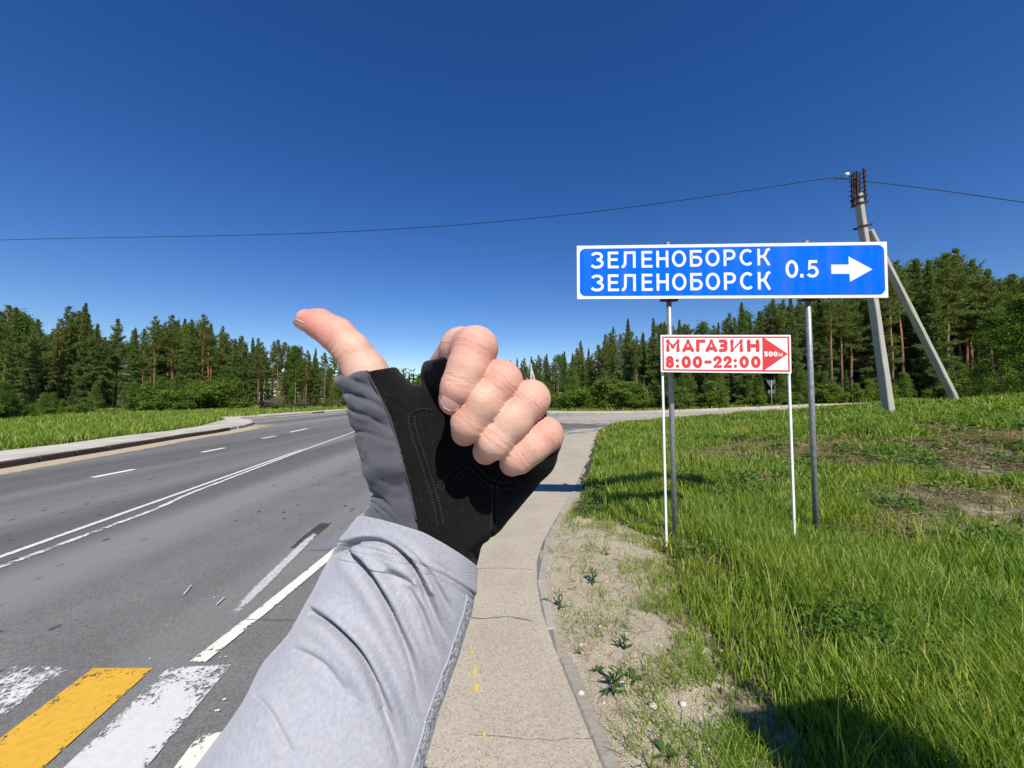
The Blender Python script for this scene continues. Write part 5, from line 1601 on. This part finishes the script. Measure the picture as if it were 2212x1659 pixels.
def nail(c0, along_, nrm, L, Wd, curv=.0075):
    """curved nail plate: c0 its middle on the skin"""
    t = np.array(along_, float); t /= np.linalg.norm(t); n_ = np.array(nrm, float); n_ -= t * (n_ @ t); n_ /= np.linalg.norm(n_)
    b = np.cross(t, n_); Vn = []; NU, NV = 14, 12
    for i in range(NU + 1):
        a = -1 + 2 * i / NU
        for j in range(NV + 1):
            q = -1 + 2 * j / NV
            wid = (1 - .28 * abs(a) ** 6) * (math.sqrt(max(0, 1 - max(0, abs(a) - .35) ** 2 / .65 ** 2 * .75)))
            x_ = q * Wd / 2 * wid; ang = x_ / curv
            Vn.append(c0 + t * a * L / 2 + b * curv * math.sin(ang) - n_ * curv * (1 - math.cos(ang)) - n_ * .0011 * a * a)
    Fn = [(i * (NV + 1) + j, (i + 1) * (NV + 1) + j, (i + 1) * (NV + 1) + j + 1, i * (NV + 1) + j + 1) for i in range(NU) for j in range(NV)]
    o_ = len(Vn); Vn += [p_ - n_ * .0009 for p_ in Vn]
    ring = [i * (NV + 1) for i in range(NU + 1)] + [NU * (NV + 1) + j for j in range(1, NV + 1)] + [i * (NV + 1) + NV for i in range(NU - 1, -1, -1)] + list(range(NV - 1, 0, -1))
    Fn += [(ring[k], ring[(k + 1) % len(ring)], o_ + ring[(k + 1) % len(ring)], o_ + ring[k]) for k in range(len(ring))]
    mesh('fingernail', toW(np.array(Vn)), Fn, M_NAIL, person, True)
def onskin(p_, n_):
    p_ = np.array(p_, float); n_ = np.array(n_, float) / np.linalg.norm(n_)
    for _ in range(30): p_ = p_ - n_ * skin_sdf(p_[None])[0] * .7
    return p_
for fg, nrm, L, Wd, sh in ((INDEX, (-.16, -.20, -.95), .0112, .0112, .22), (MIDDLE, (-.72, -.48, -.50), .0095, .0100, .15), (RING, (-.70, -.50, -.50), .009, .0092, .2), (PINKY, (-.68, -.48, -.55), .0085, .0082, .3)):
    dip, tip = fg[4][0], fg[5][0]; nrm = np.array(nrm); al = tip - dip; al -= nrm * (al @ nrm) / (nrm @ nrm)
    if fg is INDEX: al = np.array((-.42, -.90, .3))
    else: al = np.array((-.35, -.35, .87))
    c0 = onskin(dip + (tip - dip) * (.55 + sh * .5) + nrm * .006, nrm) + nrm / np.linalg.norm(nrm) * .0003
    nail(c0, al, nrm, L, Wd)
tn_ = np.array((-.58, -.66, -.48)); c0 = onskin(Z(212, 250, .232) + tn_ * .003, tn_) + tn_ * .0002
nail(c0, THUMB[0][0] - THUMB[1][0], tn_, .0150, .0110, .0080)

# ---------------- glove
def folds(V, N, amp, sc, seed):
    a = vnoise(V[:, 0] * sc + seed, V[:, 1] * sc * 1.6, V[:, 2] * sc); b_ = vnoise(V[:, 0] * sc * 2.3, V[:, 1] * sc * 2.3 + seed, V[:, 2] * sc * 2.3)
    return amp * ((a - .5) + .45 * (b_ - .5))
def pix(V): return np.stack([CX + V[:, 0] / V[:, 2] * F, CY - V[:, 1] / V[:, 2] * F], 1)
SEAM = np.array([Z(*q, .23)[:2] for q in ((585, 420), (640, 590), (700, 700), (800, 900), (870, 1130), (940, 1400), (995, 1659), (1030, 1900), (1050, 2100))])
SEAMC = np.array([(a, b) for a, b in SEAM])
def grey_side(V):
    """signed distance (metres) to the seam; positive on the thumb's outer side"""
    q = V[:, :2] / V[:, 2:3] * .23
    d = dist_line(SEAMC, q[:, 0], q[:, 1])
    xs_ = np.interp(-q[:, 1], -SEAMC[:, 1], SEAMC[:, 0])
    return np.where(q[:, 0] < xs_, d, -d)
m = NM('black_suede', .95, .05)
f1 = m.noise(700, 4); f2 = m.noise(90, 4)
c = m.mix(f2, (.0035, .0036, .0036, 1), (.008, .008, .0076, 1))
m.color(m.mix(m.ramp(m.noise(1100, 3, m.mapping((1, 1, .4), (.3, .2, .5))), [(.58, 0), (.70, .5)]), c, (.03, .03, .028, 1)))
m.b.inputs['Sheen Weight'].default_value = .06; m.b.inputs['Sheen Roughness'].default_value = .6
m.bump(m.mix(.4, f1, m.noise(250, 4)), .6, .0012)
M_SUEDE = m.m
m = NM('grey_stretch_fabric', .8, .2)
wv = m.n('TexWave'); wv.inputs['Scale'].default_value = 520; wv.inputs['Distortion'].default_value = 1.5; m.l(m.mapping((1, .2, 1), (.2, .7, .3)), wv.inputs['Vector'])
m.color(m.mix(m.noise(60, 4), (.062, .065, .080, 1), (.088, .091, .11, 1)))
m.b.inputs['Sheen Weight'].default_value = .25
m.bump(m.mix(.4, wv.outputs['Fac'], m.noise(900, 3)), .35, .0006)
M_GREYFAB = m.m
# padded areas are pressed in along these seams (places on the palm as seen from its owner)
PADS = [[(960, 900), (960, 960), (985, 1050), (1020, 1150), (1060, 1280), (1100, 1400), (1140, 1530), (1170, 1700)],
        [(960, 910), (990, 880), (1050, 865), (1110, 880)],
        [(1160, 1420), (1240, 1340), (1340, 1260), (1380, 1250)],
        [(1380, 1230), (1460, 1320), (1540, 1390), (1640, 1405), (1700, 1400)],
        [(1560, 1400), (1565, 1500), (1560, 1640), (1540, 1800)]]
PADS2 = [np.array([Z(a, b, .23)[:2] for a, b in q]) for q in PADS]
def glove_full(p): return glove_sdf(p)
GV, GF = surface(glove_full, (-.115, -.165, .19), (.095, .045, .30), .0012)
GN = grad(glove_full, GV)
q = GV[:, :2] / GV[:, 2:3] * .23; front = np.clip(-GN[:, 2] * 2, 0, 1)
gr = np.zeros(len(GV))
for pl in PADS2:
    d = dist_line(rounded(pl, 2), q[:, 0], q[:, 1]); gr = np.maximum(gr, np.exp(-(d / .0009) ** 2))
gs = grey_side(GV)
px_ = pix(GV)
wr = folds(GV, GN, .0022, 55, 3) + folds(GV, GN, .0008, 160, 8)
# sideways creases gathered on the outer side of the thumb and at the wrist
cr_ = np.zeros(len(GV))
for (y0, sl, w_, am) in ((838, .5, 5.5, .0016), (868, .45, 6, .0022), (902, .5, 5, .0016), (938, .3, 5, .0010), (1062, .75, 6, .0020), (1080, .8, 5, .0018), (1094, .85, 5, .0016)):
    yy = px_[:, 1] - (px_[:, 0] - 800) * sl - y0 + 8 * (vnoise(px_[:, 0] * .03, px_[:, 1] * .03) - .5)
    cr_ += am * np.exp(-(yy / w_) ** 2) * smooth(880, 800, px_[:, 0]) if False else am * np.exp(-(yy / w_) ** 2) * (1 - smooth(810, 880, px_[:, 0]))
D_ = wr * (.5 + .7 * (gs > 0)) - gr * front * .0011 + .0012 * smooth(-.001, .004, gs) - cr_ * smooth(-.002, .002, gs)
D_ = np.maximum(D_, -.0013)
GV2 = GV + GN * D_[:, None]
gc = grey_side(GV2[GF].mean(1))
black = GF[gc < 0]; greyf = GF[gc >= 0]
for _ in range(3):                              # run the edge of the two fabrics exactly along the seam
    bd_ = np.intersect1d(black.ravel(), greyf.ravel()); e = .0005
    g0 = grey_side(GV2[bd_]); gg_ = np.stack([(grey_side(GV2[bd_] + e * np.eye(3)[k]) - g0) / e for k in range(2)], 1)
    GV2[bd_, :2] -= np.clip(g0[:, None] * gg_ / ((gg_ ** 2).sum(1)[:, None] + .05), -.0008, .0008)
def sub(Vx, Fx):
    u_, inv = np.unique(Fx, return_inverse=True); return Vx[u_], inv.reshape(Fx.shape)
v_, f_2 = sub(GV2, black)
glove = mesh('glove', toW(v_), f_2, M_SUEDE, person, True)
v_, f_2 = sub(GV2, greyf)
mesh('side_panel', toW(v_), f_2, M_GREYFAB, glove, True)
# piping over the seam
def onglove(pt2, f=glove_full, lift=.0):
    """drop a place given in the plane 0.23 m away onto the glove, along the line of sight"""
    r_ = np.array((pt2[0] / .23, pt2[1] / .23, 1.0)); d = .17
    for _ in range(60):
        s_ = f((r_ * d)[None])[0]; d += max(s_ * .6, -.002)
        if abs(s_) < 1e-5: break
    return r_ * (d - lift)
def onglove_all(g, lift=0.0):
    r_ = np.column_stack([g / .23, np.ones(len(g))]); d = np.full(len(g), .17)
    for _ in range(45): d = d + np.maximum(glove_full(r_ * d[:, None]) * .6, -.002)
    return r_ * (d - lift)[:, None]
sp_ = onglove_all(resample(SEAMC[1:7], .0035), .0006)
M_THREAD = plain('dark_thread', (.05, .05, .055, 1), .9)
M_THREAD2 = plain('grey_thread', (.038, .037, .035, 1), .9)
MB().tube([toW(q_) for q_ in sp_], .0006, 6).build('seam_piping', M_THREAD, glove, True)
mb = MB()
for pl, two in zip(PADS2, (1, 0, 1, 1, 1)):
    for o_ in ((-.0018, .0018) if two else (.0018,)):
        g = resample(rounded(pl, 2), .0019); t = np.gradient(g, axis=0); t /= np.linalg.norm(t, axis=1)[:, None]
        g = g + np.stack([-t[:, 1], t[:, 0]], 1) * o_
        A_ = onglove_all(g[:-1], .0004); B_ = onglove_all(g[:-1] * .4 + g[1:] * .6, .0004)
        for a_, b_ in zip(A_, B_):
            if np.linalg.norm(a_ - b_) < .003: mb.tube([toW(a_), toW(b_)], .00028, 4)
mb.build('stitching', M_THREAD2, glove)

# ---------------- sleeve: a tube along the forearm with gathered folds
axis_c = [Q(908, 1160, .250), Q(893, 1200, .2485), Q(872, 1258, .245), Q(836, 1345, .237), Q(780, 1455, .2265), Q(735, 1550, .216), Q(672, 1680, .203), np.array((-.135, -.255, .178)), np.array((-.16, -.315, .147))]
elbow = axis_c[-1]; shoulder = np.array((-.21, -.24, -.14))
ctrl = np.array(axis_c + [elbow * .75 + shoulder * .25 + (0, -.01, 0), elbow * .4 + shoulder * .6, shoulder])
rad_w = np.array([.0405, .0440, .0468, .0485, .0505, .0525, .0545, .056, .058, .060, .064, .066])
rad_d = np.array([.0395, .040, .0405, .041, .041, .043, .046, .049, .055, .058, .062, .064])
SL = np.concatenate([[0], np.cumsum(np.linalg.norm(np.diff(ctrl, axis=0), axis=1))])
NS, NP = 300, 220
fine = np.linspace(0, SL[6], 240); rest = np.linspace(SL[6], SL[-1], 61)[1:]
ss = np.concatenate([fine, rest]); NS = len(ss)
def ispl(y): 
    # smooth interpolation along the arm
    y = np.asarray(y, float); out = np.interp(ss, SL, y); k = 9; pad = np.concatenate([np.full(k, out[0]) - (out[1] - out[0]) * np.arange(k, 0, -1), out, np.full(k, out[-1])])
    w = np.hanning(2 * k + 3)[1:-1]; w /= w.sum(); return np.convolve(pad, w, 'valid')
AX = np.stack([ispl(ctrl[:, k]) for k in range(3)], 1); RW, RD = ispl(rad_w), ispl(rad_d)
T_ = np.gradient(AX, axis=0); T_ /= np.linalg.norm(T_, axis=1)[:, None]
eyew = -AX / np.linalg.norm(AX, axis=1)[:, None]             # towards the eye
Sd = np.cross(T_, eyew); Sd /= np.linalg.norm(Sd, axis=1)[:, None]
Fr = np.cross(Sd, T_)
for i in range(1, NS):                                      # keep the frame steady past the elbow
    if Sd[i] @ Sd[i - 1] < 0: Sd[i] *= -1
    if ss[i] > SL[7]:
        s_ = Sd[i - 1] - T_[i] * (Sd[i - 1] @ T_[i]); Sd[i] = s_ / np.linalg.norm(s_)
    Fr[i] = np.cross(Sd[i], T_[i])
    if Fr[i] @ Fr[i - 1] < 0: Fr[i] *= -1
ph = np.linspace(0, 2 * math.pi, NP, endpoint=False)
co_, si_ = np.cos(ph), np.sin(ph)
pw = lambda t: np.sign(t) * np.abs(t) ** .9
TV = AX[:, None, :] + Sd[:, None, :] * (RW[:, None] * pw(co_)[None])[..., None] + Fr[:, None, :] * (RD[:, None] * pw(si_)[None])[..., None]
TN = Sd[:, None, :] * (co_ / 1.0)[None, :, None] * RD[:, None, None] + Fr[:, None, :] * si_[None, :, None] * RW[:, None, None]
TN /= np.linalg.norm(TN, axis=2)[..., None]
SV = TV.reshape(-1, 3); SN = TN.reshape(-1, 3)
sq = pix(SV); facing = smooth(-.05, .5, (SN * (-SV / np.linalg.norm(SV, axis=1)[:, None])).sum(1))
sarc = np.repeat(ss, NP)
# big folds, drawn as the wearer sees them: (line, depth, ridge width, soft side)
zs = lambda zx, zy: ((750 + zx * .6173) * .5486, (2000 + zy * .6173) * .5486)
FOLDS = [([(885, 350), (1000, 335), (1100, 345), (1200, 390), (1330, 500), (1420, 610), (1480, 720), (1560, 830), (1640, 900)], .0042, 9),
         ([(960, 380), (1020, 470), (1110, 600), (1200, 730), (1290, 880), (1370, 1010), (1430, 1150), (1490, 1400)], .0040, 9),
         ([(740, 700), (850, 790), (950, 880), (1050, 980), (1150, 1140), (1230, 1290), (1300, 1450), (1350, 1659)], .0044, 10),
         ([(1180, 330), (1300, 410), (1450, 540), (1560, 660), (1690, 780)], .0020, 7),
         ([(1330, 640), (1430, 760), (1520, 920), (1610, 1090)], .0028, 8),
         ([(640, 920), (760, 980), (860, 1050), (960, 1180)], .0012, 9),
         ([(380, 1190), (470, 1260), (560, 1390), (650, 1560)], .0011, 10),
         ([(1160, 190), (1250, 260), (1400, 330)], .0010, 8),
         ([(1180, 560), (1320, 600), (1450, 700)], .0010, 8)]
disp = np.zeros(len(SV))
for ln, dep, wd_ in FOLDS:
    pl = rounded(np.array([zs(*p_) for p_ in ln]), 3)
    best = np.full(len(SV), 1e9); sgn_ = np.zeros(len(SV)); tt = np.zeros(len(SV))
    for k, (a_, b_) in enumerate(zip(pl[:-1], pl[1:])):
        ab = b_ - a_; t = np.clip(((sq - a_) @ ab) / (ab @ ab), 0, 1); v2 = sq - a_ - t[:, None] * ab; d = np.hypot(v2[:, 0], v2[:, 1])
        c2 = ab[0] * v2[:, 1] - ab[1] * v2[:, 0]; up_ = d < best
        best[up_] = d[up_]; sgn_[up_] = np.sign(c2[up_]); tt[up_] = (k + t[up_]) / (len(pl) - 1)
    sd_ = best * sgn_                                        # negative: upper right of the fold
    env = np.sin(math.pi * np.clip(tt * .86 + .09, 0, 1)) ** .7
    x_ = sd_ / (wd_ * 1.75)
    prof = -1.15 * np.exp(-(x_ / .42) ** 2) + .95 * np.exp(-((x_ + 1.05) / .8) ** 2) + .45 * np.exp(-((x_ - 1.4) / 1.0) ** 2)
    disp += 1.45 * dep * env * prof * facing * (tt > 0.001) * (tt < .999)
kang_ = np.abs((np.tile(ph, NS) - (0.0 if Sd[60][0] > 0 else math.pi) + math.pi) % (2 * math.pi) - math.pi)
disp *= .12 + .88 * smooth(math.radians(42), math.radians(75), kang_)          # the firm knit panel carries no folds
disp += .0012 * (vnoise(SV[:, 0] * 60, SV[:, 1] * 60, SV[:, 2] * 60) - .5) + .003 * (vnoise(SV[:, 0] * 22, SV[:, 1] * 22, SV[:, 2] * 22 + 5) - .5)
# the hem is stitched flat
hem = (sq[:, 0] * 0 + sarc)
disp += .004 * (kang_ > 1.5) * (1 - facing) * (vnoise(sarc * 55 + 3, SV[:, 0] * 20) - .45) * (np.abs(sarc) < .2)
disp *= smooth(.004, .022, sarc) * .95 + .05
disp += .0011 * (1 - smooth(.0165, .0185, sarc)) + .0
for hs in (.0175, .0200): disp -= .0006 * np.exp(-((sarc - hs) / .0007) ** 2)
SV = SV + SN * disp[:, None]
# the hem lies further down the hand on the near side and is pulled back along the outer side
fr_ = np.tile(si_, NS) * (1 if (Fr[60] @ (-AX[60])) > 0 else -1); rt_ = np.tile(co_, NS) * (1 if Sd[60][0] > 0 else -1)
SV = SV - np.repeat(T_, NP, 0) * ((.0155 * np.maximum(fr_, 0) - .007 * np.maximum(rt_, 0)) * (1 - smooth(0, .10, sarc)))[:, None]
grid = np.arange(NS * NP).reshape(NS, NP)
SF = np.stack([grid[:-1, :], grid[1:, :], np.roll(grid, -1, 1)[1:, :], np.roll(grid, -1, 1)[:-1, :]], -1)
# the outer seam: the knit side lies to the right as the wearer looks
sgn_side = np.sign((Sd[60] * np.array((1, 0, 0))).sum())
ang0 = 0.0 if sgn_side > 0 else math.pi
dang = np.abs((ph - ang0 + math.pi) % (2 * math.pi) - math.pi)
seam_ang = math.radians(58)
frontcol = (si_ > 0) if (Fr[60] @ (-AX[60])) > 0 else (si_ < 0)
kn = np.where(frontcol, dang < math.radians(38), dang < math.radians(75))
knc = kn & np.roll(kn, -1)
row0 = int(np.searchsorted(ss, .020))
colmask = np.broadcast_to(knc[None, :], SF.shape[:2]).copy(); colmask[:row0] = False
main_f = SF[~colmask]; knit_f = SF[colmask]
def heather(name, a, b, c_, sc, strk, bumpd, dark=.0):
    m = NM(name, .85, .2)
    k = m.noise(sc, 5, m.mapping((1, strk, 1), (0, 0, .5)), .65)
    c = m.ramp(k, [(.34 + dark, a), (.5, b), (.68 - dark, c_)])
    c = m.mix(m.ramp(m.noise(35, 3), [(.3, 0), (.7, .5)]), c, m.mix(1.0, c, (.90, .95, 1.04, 1), 'MULTIPLY'))
    m.color(c); m.b.inputs['Sheen Weight'].default_value = .2
    wv = m.n('TexWave'); wv.inputs['Scale'].default_value = 700; wv.inputs['Distortion'].default_value = 2.0; m.l(m.mapping((1, .4, 1), (.1, .2, .8)), wv.inputs['Vector'])
    m.bump(m.mix(.5, wv.outputs['Fac'], m.noise(sc * 3, 3)), .3, bumpd)
    return m.m
M_SLEEVE = heather('pale_grey_jersey', (.295, .297, .33, 1), (.33, .332, .366, 1), (.372, .374, .405, 1), 520, .3, .0010)
M_KNIT = heather('melange_knit', (.10, .105, .115, 1), (.33, .34, .36, 1), (.62, .62, .64, 1), 800, .45, .0022, .1)
# close the cuff inwards and the shoulder end
inn = AX[0] + (SV[:NP] - AX[0]) * .93 + T_[0] * .004; inn2 = AX[8] + (SV[:NP] - AX[0]) * .86
VV = np.vstack([SV, inn, inn2]); nb_ = NS * NP
r0 = np.arange(NP); r1 = np.roll(r0, -1)
rim = np.stack([r0, r1, nb_ + r1, nb_ + r0], 1); rim2 = np.stack([nb_ + r0, nb_ + r1, nb_ + NP + r1, nb_ + NP + r0], 1)
last = (NS - 1) * NP
VV = np.vstack([VV, [AX[-1]]]); cap = np.stack([last + r1, last + r0, np.full(NP, len(VV) - 1), np.full(NP, len(VV) - 1)], 1)
fa = np.vstack([main_f, rim, rim2])
v_, f_2 = sub(VV, fa)
sleeve = mesh('sleeve', toW(v_), f_2, M_SLEEVE, person, True)
v_, f_2 = sub(VV, knit_f)
mesh('knit_panel', toW(v_), f_2, M_KNIT, sleeve, True)
for sgn2 in (1,):                                        # the chain-stitched seam beside the knit panel
    jc = [j for j in range(NP) if frontcol[j] and kn[j] != kn[(j + 1) % NP]] + [j for j in range(NP) if frontcol[j] and kn[j] and not kn[j - 1]]
    if jc:
        j = jc[0]; ln_ = np.array([SV[i * NP + j] + SN[i * NP + j] * .0004 for i in range(row0, 240)])
        MB().tube(toW(resample(ln_, .003)), .0007, 6).build('side_seam', M_SLEEVE, sleeve, True)
mesh('shoulder_end', toW(np.vstack([SV[last:last + NP], AX[-1:]])), [(k, (k + 1) % NP, NP) for k in range(NP)], M_SLEEVE, sleeve)
# hem stitches
M_HEM = plain('hem_thread', (.25, .25, .29, 1), .9)
mb = MB()
for hs in (.0175, .0200):
    i = int(np.searchsorted(ss, hs)); ringp = SV[i * NP:(i + 1) * NP] + SN[i * NP:(i + 1) * NP] * .0002
    ringp = np.vstack([ringp, ringp[:1]])
    rs_ = resample(ringp, .0019)
    for k in range(len(rs_) - 1): mb.tube([toW(rs_[k]), toW(rs_[k] * .42 + rs_[k + 1] * .58)], .00030, 4, False)
mb.build('hem_stitching', M_HEM, sleeve)
